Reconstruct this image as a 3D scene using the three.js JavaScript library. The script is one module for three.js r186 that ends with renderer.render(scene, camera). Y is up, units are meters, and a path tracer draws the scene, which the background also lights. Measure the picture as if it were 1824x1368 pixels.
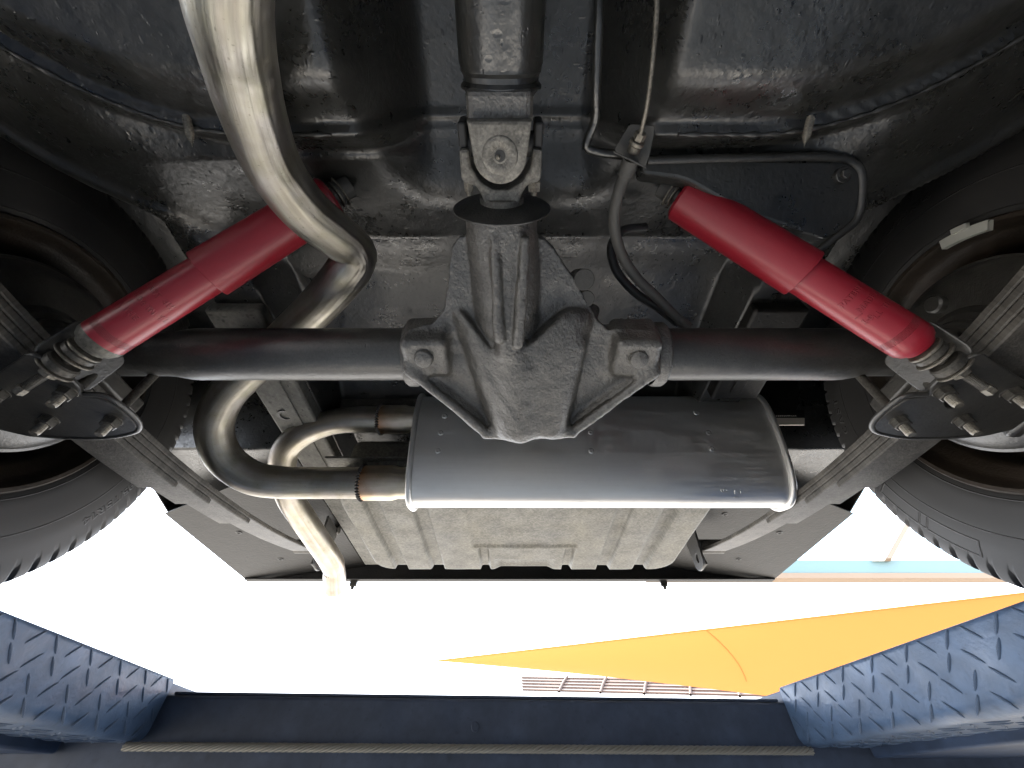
import * as THREE from 'three';
import { mergeGeometries, toCreasedNormals } from 'three/addons/utils/BufferGeometryUtils.js';
import { RoundedBoxGeometry } from 'three/addons/geometries/RoundedBoxGeometry.js';

// ---------------------------------------------------------------- camera, sky, sun, exposure
const V = (x, y, z) => new THREE.Vector3(x, y, z);
const creased = (g, a) => { g.scale(3000, 3000, 3000); g = toCreasedNormals(g, a); g.scale(1 / 3000, 1 / 3000, 1 / 3000); return g; };   // toCreasedNormals joins points closer than 1 cm: enlarge first
const scene = new THREE.Scene();
const PITCH = THREE.MathUtils.degToRad(46.4), SP = Math.sin(PITCH), CP = Math.cos(PITCH), FPX = 700;
const EYE = V(0.008, 1.62, 0);                       // the phone, held under the car between the runways
const camera = new THREE.PerspectiveCamera(88.66, 1024 / 768, 0.02, 600);
camera.position.copy(EYE); camera.rotation.set(PITCH, 0, 0); camera.updateMatrixWorld();
scene.add(camera);
const renderer = new THREE.WebGLRenderer({ antialias: true });
renderer.setSize(1024, 768);
renderer.toneMapping = THREE.LinearToneMapping;
renderer.toneMappingExposure = 9;
renderer.shadowMap.enabled = true;
const SUN = V(-0.52, 0.80, -0.34).normalize();
{
  const w = 256, h = 128, d = new Float32Array(w * h * 4);
  for (let j = 0; j < h; j++) for (let i = 0; i < w; i++) {
    const el = ((j + 0.5) / h - 0.5) * Math.PI, s = Math.max(0, Math.sin(el));
    const t = Math.pow(s, 0.55), o = (j * w + i) * 4;
    d[o] = 0.90 - 0.46 * t; d[o + 1] = 0.92 - 0.36 * t; d[o + 2] = 0.96 - 0.20 * t; d[o + 3] = 1;
    if (el < 0) { d[o] = 0.30; d[o + 1] = 0.29; d[o + 2] = 0.27; }
  }
  const t = new THREE.DataTexture(d, w, h, THREE.RGBAFormat, THREE.FloatType);
  t.mapping = THREE.EquirectangularReflectionMapping; t.magFilter = t.minFilter = THREE.LinearFilter; t.needsUpdate = true;
  scene.background = t; scene.environment = t;
}
const sun = new THREE.DirectionalLight(0xfff4e6, 4.4);
sun.position.copy(EYE).addScaledVector(SUN, 20); sun.target.position.copy(EYE);
sun.castShadow = true; sun.shadow.mapSize.set(2048, 2048);
Object.assign(sun.shadow.camera, { left: -9, right: 9, top: 9, bottom: -9, near: 1, far: 60 });
scene.add(sun, sun.target);

// ---------------------------------------------------------------- helpers
let seed = 7;
const rnd = () => { seed = (seed * 1664525 + 1013904223) >>> 0; return seed / 4294967296; };
const clamp = (x, a = 0, b = 1) => Math.min(b, Math.max(a, x));
const smooth = (a, b, x) => { const t = clamp((x - a) / (b - a)); return t * t * (3 - 2 * t); };
const lerp = (a, b, t) => a + (b - a) * t;
// directions through the lens: all car parts are measured relative to the eye, in metres
const ray = (px, py) => { const u = (px - 912) / FPX, v = (684 - py) / FPX; return V(u, CP * v + SP, SP * v - CP); };
const atD = (px, py, d) => ray(px, py).multiplyScalar(d);
const atY = (px, py, y) => { const r = ray(px, py); return r.multiplyScalar(y / r.y); };
const atZ = (px, py, z) => { const r = ray(px, py); return r.multiplyScalar(z / r.z); };
const atPlane = (px, py, p, n) => { const r = ray(px, py); return r.multiplyScalar(p.dot(n) / r.dot(n)); };

// tileable noise
const hash = (x, y, s) => { let h = Math.imul(x, 374761393) ^ Math.imul(y, 668265263) ^ Math.imul(s, 974711); h = Math.imul(h ^ (h >>> 13), 1274126177); return ((h ^ (h >>> 16)) >>> 0) / 4294967296; };
function vnoise(x, y, p, q, s) {
  const xi = Math.floor(x), yi = Math.floor(y), fx = x - xi, fy = y - yi, m = (a, n) => ((a % n) + n) % n;
  const u = fx * fx * (3 - 2 * fx), v = fy * fy * (3 - 2 * fy);
  const a = hash(m(xi, p), m(yi, q), s), b = hash(m(xi + 1, p), m(yi, q), s), c = hash(m(xi, p), m(yi + 1, q), s), d = hash(m(xi + 1, p), m(yi + 1, q), s);
  return lerp(lerp(a, b, u), lerp(c, d, u), v);
}
function fbm(x, y, fx, fy, oct, s) { let a = 0.5, r = 0, n = 0; for (let o = 0; o < oct; o++) { r += a * vnoise(x * fx, y * fy, fx, fy, s + o * 17); n += a; a *= 0.55; fx *= 2; fy *= 2; } return r / n; }
function n3(x, y, z) { return vnoise(x + z * 0.71, y - z * 0.53, 4096, 4096, 3) + vnoise(z * 1.13 + 40, x * 0.9 + y * 0.37 + 80, 4096, 4096, 9) - 1; }
function tex(n, fn, colour, rx = 1, ry = rx) {
  const d = new Uint8Array(n * n * 4);
  for (let j = 0; j < n; j++) for (let i = 0; i < n; i++) {
    const c = fn(i / n, j / n), o = (j * n + i) * 4;
    if (typeof c === 'number') d[o] = d[o + 1] = d[o + 2] = clamp(c) * 255; else for (let k = 0; k < 3; k++) d[o + k] = clamp(c[k]) * 255;
    d[o + 3] = 255;
  }
  const t = new THREE.DataTexture(d, n, n); t.wrapS = t.wrapT = THREE.RepeatWrapping;
  t.magFilter = THREE.LinearFilter; t.minFilter = THREE.LinearMipmapLinearFilter; t.generateMipmaps = true;
  if (colour) t.colorSpace = THREE.SRGBColorSpace;
  t.repeat.set(rx, ry); t.needsUpdate = true; return t;
}
// spots scattered on a tile: list of [x, y, r, depth], returned as a height at a point
function spots(count, r0, r1, s) {
  seed = s; const L = []; for (let i = 0; i < count; i++) L.push([rnd(), rnd(), r0 + (r1 - r0) * rnd() * rnd(), rnd(), 0.5 + rnd()]);
  const G = 24, B = Array.from({ length: G * G }, () => []);
  for (const p of L) for (let dx = -1; dx <= 1; dx++) for (let dy = -1; dy <= 1; dy++) B[((Math.floor(p[0] * G) + dx + G) % G) + G * ((Math.floor(p[1] * G) + dy + G) % G)].push(p);
  return (x, y) => {
    let h = 0;
    for (const [a, b, r, k, e] of B[Math.min(G - 1, Math.floor(x * G)) + G * Math.min(G - 1, Math.floor(y * G))]) {
      let dx = Math.abs(x - a), dy = Math.abs(y - b); dx = Math.min(dx, 1 - dx) * e; dy = Math.min(dy, 1 - dy) / e;
      const d = Math.hypot(dx, dy) / r; if (d < 1) h = Math.max(h, (1 - d * d) * (0.4 + 0.6 * k));
    }
    return h;
  };
}
const pit = spots(260, 0.004, 0.017, 11), fleck = spots(700, 0.0015, 0.006, 23);
const T = {
  coatBump: tex(1024, (x, y) => 0.42 * fbm(x, y, 10, 10, 3, 1) + 0.38 * fbm(x, y, 50, 50, 3, 5) + 0.2 - 0.30 * pit(x, y) + 0.1 * fleck(x, y), false, 4),
  coatColour: tex(1024, (x, y) => { const a = fbm(x, y, 5, 5, 5, 2), b = fbm(x, y, 40, 40, 3, 4), p = pit(x, y), f = fleck(y, x); const v = 0.64 + 0.28 * (a - 0.5) + 0.2 * (b - 0.5) - 0.28 * p + 0.12 * f; return [v * 1.0, v * 0.985, v * 0.955]; }, true, 4),
  coatRough: tex(512, (x, y) => 0.46 + 0.45 * (fbm(x, y, 5, 5, 4, 31) - 0.5) + 0.25 * (fbm(x, y, 60, 60, 2, 8) - 0.5), false, 4),
  castBump: tex(1024, (x, y) => 0.72 * fbm(x, y, 64, 64, 3, 41) + 0.35 * fbm(x, y, 18, 18, 2, 6) - 0.35 * fleck(x, y), false, 6),
  castColour: tex(1024, (x, y) => { const a = fbm(x, y, 8, 8, 5, 51), b = fbm(x, y, 90, 90, 2, 52); const v = 0.72 + 0.34 * (a - 0.5) + 0.3 * (b - 0.5) - 0.25 * fleck(x, y); return [v, v * 0.985, v * 0.955]; }, true, 6),
  streakBump: tex(1024, (x, y) => 0.75 * fbm(x, y, 4, 120, 3, 61) + 0.25 * fbm(x, y, 90, 90, 3, 62), false, 5),
  streakRough: tex(1024, (x, y) => 0.50 + 0.35 * (fbm(x, y, 3, 60, 4, 63) - 0.5) + 0.18 * (fbm(x, y, 20, 20, 4, 64) - 0.5) + 0.12 * fleck(x, y), false, 5),
  streakColour: tex(1024, (x, y) => { const a = fbm(x, y, 2, 24, 4, 65), b = fbm(x, y, 9, 9, 4, 66), f = fleck(y, x); const v = 0.88 + 0.2 * (a - 0.5) + 0.12 * (b - 0.5) - 0.18 * f; return [v, v * (0.975 + 0.04 * (a - 0.5)), v * (0.93 + 0.10 * (b - 0.5))]; }, true, 5),
  galv: tex(1024, (x, y) => { const a = fbm(x, y, 7, 7, 5, 71), b = fbm(x, y, 70, 70, 3, 72), c = fbm(x, y, 3, 3, 3, 73); const v = 0.78 + 0.26 * (a - 0.5) + 0.34 * (b - 0.5) - 0.2 * fleck(x, y); return [v, v * (0.985 - 0.03 * (c - 0.5)), v * (0.94 - 0.12 * (c - 0.5))]; }, true, 4),
  galvBump: tex(512, (x, y) => fbm(x, y, 60, 60, 3, 74), false, 5),
  paint: tex(1024, (x, y) => { const a = fbm(x, y, 6, 6, 5, 81), b = fbm(x, y, 22, 22, 4, 83), f = fleck(x, y), p = pit(y, x); const v = 0.84 + 0.26 * (a - 0.5) + 0.2 * (b - 0.5) - 0.22 * f * smooth(0.45, 0.6, a) - 0.08 * p; return [v, v, v]; }, true, 3),
  paintRough: tex(512, (x, y) => 0.5 + 0.5 * (fbm(x, y, 8, 8, 4, 85) - 0.5), false, 3),
  ground: tex(1024, (x, y) => { const a = fbm(x, y, 4, 4, 6, 91), b = fbm(x, y, 120, 120, 2, 92); const v = 0.74 + 0.3 * (a - 0.5) + 0.14 * (b - 0.5); return [v, v * 0.985, v * 0.955]; }, true, 0.25),
  rubberBump: tex(512, (x, y) => fbm(x, y, 50, 50, 3, 95), false, 6),
  rubberColour: tex(512, (x, y) => { const v = 0.72 + 0.5 * (fbm(x, y, 6, 6, 5, 96) - 0.5); return [v, v * 0.98, v * 0.95]; }, true, 3),
  rust: tex(512, (x, y) => { const a = fbm(x, y, 7, 7, 5, 97); const v = 0.75 + 0.5 * (a - 0.5); return [v, v * 0.93, v * (0.80 + 0.15 * a)]; }, true, 4),
};
const col = (r, g, b) => new THREE.Color().setRGB(r, g, b);
const mat = (c, o = {}) => new THREE.MeshStandardMaterial({ color: c, side: THREE.DoubleSide, ...o });
const phys = (c, o = {}) => new THREE.MeshPhysicalMaterial({ color: c, side: THREE.DoubleSide, ...o });
const M = {
  coat: phys(col(0.058, 0.060, 0.058), { ior: 1.85, map: T.coatColour, roughnessMap: T.coatRough, roughness: 0.74, bumpMap: T.coatBump, bumpScale: 0.0012 }),
  coatSmooth: phys(col(0.06, 0.06, 0.058), { ior: 1.8, map: T.coatColour, roughness: 0.46, bumpMap: T.castBump, bumpScale: 0.0005 }),
  cast: phys(col(0.155, 0.153, 0.148), { ior: 1.9, map: T.castColour, roughness: 0.44, bumpMap: T.castBump, bumpScale: 0.0014 }),
  axle: phys(col(0.065, 0.065, 0.063), { ior: 1.9, map: T.castColour, roughness: 0.42, bumpMap: T.coatBump, bumpScale: 0.0008 }),
  yoke: mat(col(0.34, 0.335, 0.32), { map: T.castColour, roughness: 0.5, metalness: 0.35, bumpMap: T.coatBump, bumpScale: 0.0013 }),
  shaft: phys(col(0.05, 0.052, 0.05), { ior: 1.9, map: T.coatColour, roughness: 0.3, bumpMap: T.coatBump, bumpScale: 0.0009 }),
  black: mat(col(0.025, 0.025, 0.025), { roughness: 0.5 }),
  pipe: mat(col(0.50, 0.50, 0.485), { metalness: 1, map: T.streakColour, roughnessMap: T.streakRough, roughness: 0.95, bumpMap: T.streakBump, bumpScale: 0.00022 }),
  pipeBright: mat(col(0.62, 0.61, 0.58), { metalness: 1, map: T.streakColour, roughnessMap: T.streakRough, roughness: 0.85, bumpMap: T.streakBump, bumpScale: 0.00004 }),
  muffler: mat(col(0.74, 0.735, 0.72), { metalness: 1, roughnessMap: T.streakRough, roughness: 1.0, bumpMap: T.streakBump, bumpScale: 0.00006 }),
  weld: mat(col(0.20, 0.19, 0.19), { metalness: 0.9, roughness: 0.42, map: T.castColour }),
  galv: mat(col(0.235, 0.235, 0.228), { metalness: 0.35, map: T.galv, roughness: 0.55, bumpMap: T.galvBump, bumpScale: 0.0004 }),
  red: phys(col(0.27, 0.010, 0.022), { roughness: 0.42, clearcoat: 0.35, clearcoatRoughness: 0.3, bumpMap: T.castBump, bumpScale: 0.00012 }),
  rubber: mat(col(0.050, 0.048, 0.047), { map: T.rubberColour, roughness: 0.7 }),
  hose: mat(col(0.075, 0.073, 0.068), { roughness: 0.6, bumpMap: T.rubberBump, bumpScale: 0.0003 }),
  rim: mat(col(0.058, 0.050, 0.040), { map: T.rust, roughness: 0.5, bumpMap: T.galvBump, bumpScale: 0.0004 }),
  bolt: mat(col(0.42, 0.40, 0.36), { metalness: 0.6, roughness: 0.45, map: T.castColour }),
  boltDark: mat(col(0.16, 0.155, 0.145), { metalness: 0.4, roughness: 0.45, map: T.castColour }),
  spring: mat(col(0.17, 0.163, 0.153), { map: T.castColour, roughness: 0.6, bumpMap: T.castBump, bumpScale: 0.0007 }),
  plate: phys(col(0.11, 0.108, 0.103), { ior: 1.8, map: T.coatColour, roughness: 0.4, bumpMap: T.castBump, bumpScale: 0.0004 }),
  primer: mat(col(0.38, 0.38, 0.36), { map: T.coatColour, roughness: 0.65, bumpMap: T.coatBump, bumpScale: 0.0014 }),
  trunk: mat(col(0.021, 0.019, 0.017), { map: T.coatColour, roughness: 0.55, bumpMap: T.coatBump, bumpScale: 0.0012 }),
  bodyPaint: phys(col(0.16, 0.03, 0.02), { roughness: 0.35, clearcoat: 0.8, clearcoatRoughness: 0.1 }),
  lead: mat(col(0.66, 0.66, 0.60), { metalness: 0.3, roughness: 0.5 }),
  lift: mat(col(0.078, 0.134, 0.238), { map: T.paint, roughnessMap: T.paintRough, roughness: 0.85, bumpMap: T.galvBump, bumpScale: 0.0003 }),
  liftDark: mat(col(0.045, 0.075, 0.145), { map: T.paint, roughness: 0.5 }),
  beam: mat(col(0.066, 0.090, 0.145), { map: T.paint, roughnessMap: T.paintRough, roughness: 0.95 }),
  wire: mat(col(0.26, 0.25, 0.22), { metalness: 0.6, roughness: 0.5 }),
  sail: mat(col(0.56, 0.215, 0.046), { roughness: 0.9 }),
  seam: mat(col(0.44, 0.15, 0.026), { roughness: 0.9 }),
  teal: mat(col(0.13, 0.205, 0.205), { roughness: 0.6 }),
  roof: mat(col(0.17, 0.135, 0.115), { roughness: 0.8 }),
  roofRib: mat(col(0.085, 0.058, 0.045), { roughness: 0.8 }),
  wallDark: mat(col(0.13, 0.13, 0.135), { roughness: 0.85 }),
  beige: mat(col(0.24, 0.17, 0.115), { roughness: 0.8 }),
  offwhite: mat(col(0.62, 0.60, 0.54), { roughness: 0.8 }),
  ground: mat(col(0.45, 0.45, 0.445), { map: T.ground, roughness: 0.92 }),
};

// one mesh per part; car parts are drawn relative to the eye and moved under the car's own base
const numbers = {};
const CAR_BASE = V(0, EYE.y + 0.125, -0.36), SHIFT = EYE.clone().sub(CAR_BASE);
function mesh(name, geo, m, parent, label, shift = SHIFT) {
  if (shift) geo.translate(shift.x, shift.y, shift.z);
  const o = new THREE.Mesh(geo, m); o.name = name; o.castShadow = o.receiveShadow = true;
  if (label) o.userData.label = label;
  parent.add(o); return o;
}
function group(name, parent, label) { const o = new THREE.Group(); o.name = name; if (label) o.userData.label = label; parent.add(o); return o; }
function thing(name, pos, label, category, grp) {
  const n = (numbers[name] = (numbers[name] ?? -1) + 1);
  const o = new THREE.Group(); o.name = n ? name + '_' + String(n).padStart(3, '0') : name; o.position.copy(pos);
  o.userData = { label, category }; if (grp) o.userData.group = grp; scene.add(o); return o;
}
// uv in metres by the face's main direction
function boxUV(g) {
  g = g.index ? g.toNonIndexed() : g; const p = g.attributes.position, n = g.attributes.normal, uv = new Float32Array(p.count * 2);
  for (let i = 0; i < p.count; i += 3) {
    let a = 0, b = 0, c = 0; for (let k = 0; k < 3; k++) { a += n.getX(i + k); b += n.getY(i + k); c += n.getZ(i + k); }
    a = Math.abs(a); b = Math.abs(b); c = Math.abs(c);
    for (let k = 0; k < 3; k++) {
      const x = p.getX(i + k), y = p.getY(i + k), z = p.getZ(i + k), q = (i + k) * 2;
      if (b >= a && b >= c) { uv[q] = x; uv[q + 1] = z; } else if (a >= c) { uv[q] = z; uv[q + 1] = y; } else { uv[q] = x; uv[q + 1] = y; }
    }
  }
  g.setAttribute('uv', new THREE.BufferAttribute(uv, 2)); return g;
}
const merge = (list) => mergeGeometries(list.map((g) => { g = g.index ? g.toNonIndexed() : g; for (const k of Object.keys(g.attributes)) if (!['position', 'normal', 'uv'].includes(k)) g.deleteAttribute(k); return g; }));
// grid of points -> indexed geometry, uv from function
function grid(nu, nv, pt, uvf, closeU = false) {
  const P = [], U = [], I = [];
  for (let j = 0; j <= nv; j++) for (let i = 0; i <= nu; i++) { const p = pt(i / nu, j / nv); P.push(p.x, p.y, p.z); const q = uvf ? uvf(i / nu, j / nv, p) : [p.x, p.z]; U.push(q[0], q[1]); }
  for (let j = 0; j < nv; j++) for (let i = 0; i < nu; i++) { const a = j * (nu + 1) + i, b = a + 1, c = a + nu + 1, d = c + 1; I.push(a, b, d, a, d, c); }
  const g = new THREE.BufferGeometry(); g.setAttribute('position', new THREE.Float32BufferAttribute(P, 3)); g.setAttribute('uv', new THREE.Float32BufferAttribute(U, 2)); g.setIndex(I); g.computeVertexNormals();
  if (closeU) { const n = g.attributes.normal; for (let j = 0; j <= nv; j++) { const a = j * (nu + 1), b = a + nu; const v = V(n.getX(a) + n.getX(b), n.getY(a) + n.getY(b), n.getZ(a) + n.getZ(b)).normalize(); n.setXYZ(a, v.x, v.y, v.z); n.setXYZ(b, v.x, v.y, v.z); } }
  return g;
}
// tube along points; radius may be a function (t along, angle) -> metres
function tube(points, r, n = 80, m = 20, o = {}) {
  const c = new THREE.CatmullRomCurve3(points, false, o.type || 'centripetal'), L = c.getLength(), F = c.computeFrenetFrames(n, false), rf = typeof r === 'function' ? r : () => r;
  const g = grid(m, n, (i, j) => { const k = Math.round(j * n), a = i * Math.PI * 2, q = rf(j, a); return c.getPointAt(j).addScaledVector(F.normals[k], Math.cos(a) * q).addScaledVector(F.binormals[k], Math.sin(a) * q); }, (i, j) => [j * L, i * 2 * Math.PI * rf(0.5, 0)], true);
  if (!o.cap) return g;
  const caps = [g];
  for (const [t, k, s] of [[0, 0, 1], [1, n, -1]]) {
    const p = c.getPointAt(t); caps.push(grid(m, 1, (i, j) => { const a = i * Math.PI * 2 * s, q = rf(t, a) * j; return p.clone().addScaledVector(F.normals[k], Math.cos(a) * q).addScaledVector(F.binormals[k], Math.sin(a) * q); }));
  }
  return merge(caps);
}
// lathe profile [[along, radius], ...] about the line from a towards b (along measured from a)
function turned(profile, a, b, m = 40, crease = 0.6) {
  const pts = profile.map(([y, r]) => new THREE.Vector2(Math.max(r, 1e-5), y)); let g = new THREE.LatheGeometry(pts, m);
  const uv = g.attributes.uv, rr = Math.max(...profile.map((p) => p[1])), y0 = profile[0][0], p = g.attributes.position;
  let acc = [0]; for (let k = 1; k < profile.length; k++) acc.push(acc[k - 1] + Math.hypot(profile[k][0] - profile[k - 1][0], profile[k][1] - profile[k - 1][1]));
  for (let i = 0; i < uv.count; i++) { const s = Math.floor(i / profile.length), k = i % profile.length; uv.setXY(i, acc[k], (s / m) * 2 * Math.PI * rr); }
  g = creased(g, crease);
  g.applyQuaternion(new THREE.Quaternion().setFromUnitVectors(V(0, 1, 0), b.clone().sub(a).normalize())); g.translate(a.x, a.y, a.z); return g;
}
const disc = (a, b, r, m = 32, ch = 0.0008) => { const L = a.distanceTo(b); return turned([[0, 0], [0, r - ch], [ch, r], [L - ch, r], [L, r - ch], [L, 0]], a, b, m); };
function hex(a, b, r) { const L = a.distanceTo(b), ch = r * 0.12; return turned([[0, 0], [0, r - ch], [ch, r], [L - ch, r], [L, r - ch], [L, 0]], a, b, 6, 0.2); }
function threaded(a, b, r, pitch = 0.0016) { const L = a.distanceTo(b), P = [[0, 0], [0, r * 0.9]]; for (let y = pitch; y < L - pitch; y += pitch) { P.push([y - pitch / 2, r * 0.88], [y, r]); } P.push([L, r * 0.8], [L, 0]); return turned(P, a, b, 16, 0.3); }
// prism from a list of points in a plane, thickness along n, soft edges
function prism(points, n, thick, bevel = 0.0015, holes = []) {
  n = n.clone().normalize(); const o = points[0], ex = points[1].clone().sub(o).normalize(); ex.addScaledVector(n, -ex.dot(n)).normalize(); const ey = n.clone().cross(ex);
  const to2 = (p) => { const d = p.clone().sub(o); return new THREE.Vector2(d.dot(ex), d.dot(ey)); };
  const s = new THREE.Shape(points.map(to2)); for (const h of holes) s.holes.push(new THREE.Path(h.map(to2)));
  const g = new THREE.ExtrudeGeometry(s, { depth: thick - 2 * bevel, bevelEnabled: bevel > 0, bevelThickness: bevel, bevelSize: bevel, bevelOffset: -bevel, bevelSegments: 2, curveSegments: 12 });
  g.translate(0, 0, bevel); g.applyMatrix4(new THREE.Matrix4().makeBasis(ex, ey, n).setPosition(o)); return boxUV(g);
}
// round the corners of a polygon
function soften(pts, r = 0.006, k = 4) {
  const R = []; pts.forEach((p, i) => { const a = pts[(i + pts.length - 1) % pts.length], b = pts[(i + 1) % pts.length]; const da = a.clone().sub(p), db = b.clone().sub(p); const q = Math.min(r, da.length() * 0.45, db.length() * 0.45); da.setLength(q).add(p); db.setLength(q).add(p); for (let j = 0; j <= k; j++) { const t = j / k; R.push(da.clone().multiplyScalar((1 - t) * (1 - t)).addScaledVector(p, 2 * t * (1 - t)).addScaledVector(db, t * t)); } }); return R;
}
const box = (a, b, r = 0.003) => { const s = V(Math.abs(b.x - a.x), Math.abs(b.y - a.y), Math.abs(b.z - a.z)); const g = new RoundedBoxGeometry(s.x, s.y, s.z, 2, Math.min(r, s.x / 3, s.y / 3, s.z / 3)); g.translate((a.x + b.x) / 2, (a.y + b.y) / 2, (a.z + b.z) / 2); return boxUV(g); };
// surface of a distance function (naive surface nets)
function nets(f, lo, hi, h) {
  const nx = Math.ceil((hi.x - lo.x) / h), ny = Math.ceil((hi.y - lo.y) / h), nz = Math.ceil((hi.z - lo.z) / h), sx = nx + 1, sy = ny + 1, D = new Float32Array(sx * sy * (nz + 1));
  for (let k = 0, q = 0; k <= nz; k++) for (let j = 0; j <= ny; j++) for (let i = 0; i <= nx; i++) D[q++] = f(lo.x + i * h, lo.y + j * h, lo.z + k * h);
  const at = (i, j, k) => D[i + sx * (j + sy * k)], id = new Int32Array(nx * ny * nz).fill(-1), P = [], I = [], ci = (i, j, k) => i + nx * (j + ny * k);
  for (let k = 0; k < nz; k++) for (let j = 0; j < ny; j++) for (let i = 0; i < nx; i++) {
    let x = 0, y = 0, z = 0, n = 0; const edge = (a, b, c, d, e, g) => { const u = at(i + a, j + b, k + c), v = at(i + d, j + e, k + g); if ((u < 0) === (v < 0)) return; const t = u / (u - v); x += a + (d - a) * t; y += b + (e - b) * t; z += c + (g - c) * t; n++; };
    for (let a = 0; a < 2; a++) for (let b = 0; b < 2; b++) { edge(0, a, b, 1, a, b); edge(a, 0, b, a, 1, b); edge(a, b, 0, a, b, 1); }
    if (n) { id[ci(i, j, k)] = P.length / 3; P.push(lo.x + (i + x / n) * h, lo.y + (j + y / n) * h, lo.z + (k + z / n) * h); }
  }
  const quad = (a, b, c, d, flip) => { if (a < 0 || b < 0 || c < 0 || d < 0) return; flip ? I.push(a, c, b, a, d, c) : I.push(a, b, c, a, c, d); };
  for (let k = 1; k < nz; k++) for (let j = 1; j < ny; j++) for (let i = 1; i < nx; i++) {
    const s = at(i, j, k) < 0;
    if (s !== at(i + 1, j, k) < 0) quad(id[ci(i, j - 1, k - 1)], id[ci(i, j, k - 1)], id[ci(i, j, k)], id[ci(i, j - 1, k)], !s);
    if (s !== at(i, j + 1, k) < 0) quad(id[ci(i - 1, j, k - 1)], id[ci(i - 1, j, k)], id[ci(i, j, k)], id[ci(i, j, k - 1)], !s);
    if (s !== at(i, j, k + 1) < 0) quad(id[ci(i - 1, j - 1, k)], id[ci(i, j - 1, k)], id[ci(i, j, k)], id[ci(i - 1, j, k)], !s);
  }
  const g = new THREE.BufferGeometry(); g.setAttribute('position', new THREE.Float32BufferAttribute(P, 3)); g.setIndex(I);
  const N = new Float32Array(P.length), e = h * 0.7;
  for (let q = 0; q < P.length; q += 3) { const x = P[q], y = P[q + 1], z = P[q + 2], v = V(f(x + e, y, z) - f(x - e, y, z), f(x, y + e, z) - f(x, y - e, z), f(x, y, z + e) - f(x, y, z - e)).normalize(); N[q] = v.x; N[q + 1] = v.y; N[q + 2] = v.z; }
  g.setAttribute('normal', new THREE.BufferAttribute(N, 3)); return boxUV(g);
}
const smin = (a, b, k) => { const h = clamp(0.5 + 0.5 * (b - a) / k); return lerp(b, a, h) - k * h * (1 - h); };
const smax = (a, b, k) => -smin(-a, -b, k);
function cone(x, y, z, a, b, ra, rb) { const bx = b.x - a.x, by = b.y - a.y, bz = b.z - a.z, t = clamp(((x - a.x) * bx + (y - a.y) * by + (z - a.z) * bz) / (bx * bx + by * by + bz * bz)); return Math.hypot(x - a.x - bx * t, y - a.y - by * t, z - a.z - bz * t) - lerp(ra, rb, t); }
const XC = -0.008;                                   // the car's centre line, seen from the eye
const mir = (p) => V(2 * XC - p.x, p.y, p.z);
const mirGeo = (g) => { g = g.clone(); g.translate(-XC, 0, 0); g.scale(-1, 1, 1); g.translate(XC, 0, 0); if (g.index) { const a = g.index.array; for (let i = 0; i < a.length; i += 3) { const t = a[i]; a[i] = a[i + 1]; a[i + 1] = t; } } else { for (const k of Object.keys(g.attributes)) { const A = g.attributes[k], s = A.itemSize, r = A.array; for (let i = 0; i < A.count; i += 3) for (let c = 0; c < s; c++) { const t = r[i * s + c]; r[i * s + c] = r[(i + 1) * s + c]; r[(i + 1) * s + c] = t; } } } return g; };

// ---------------------------------------------------------------- ground
{
  const g = new THREE.PlaneGeometry(600, 600); g.rotateX(-Math.PI / 2); const uv = g.attributes.uv; for (let i = 0; i < uv.count; i++) uv.setXY(i, uv.getX(i) * 600, uv.getY(i) * 600);
  const o = mesh('ground', g, M.ground, scene, null, null); o.userData = { kind: 'structure' };
}

// ---------------------------------------------------------------- workshop bay behind the photographer: its roof shades the floor under the front of the car
{
  const w = thing('workshop', V(0, 0, 6), 'open workshop bay with a flat roof that shades the front of the car', 'building');
  const L = (x, y, z) => V(x, y, z - 6);
  mesh('roof', box(L(-5.0, 4.3, -3.0), L(2.9, 4.5, 7), 0.02), M.wallDark, w, null, null);
  mesh('back_wall', box(L(-5.0, 0, 6.8), L(2.69, 4.29, 7.0), 0.02), M.wallDark, w, null, null);
  mesh('side_wall', box(L(2.7, 0, -0.9), L(2.9, 4.29, 10.79), 0.02), M.wallDark, w, null, null);
  for (const [x, z] of [[-4.8, -2.8]]) mesh('post', box(L(x - 0.07, 0, z - 0.07), L(x + 0.07, 4.29, z + 0.07), 0.01), M.liftDark, w, null, null);
}
// ---------------------------------------------------------------- the car
const car = thing('car', CAR_BASE, 'black underside of an old car on a lift, with two red shock absorbers', 'car');

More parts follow.
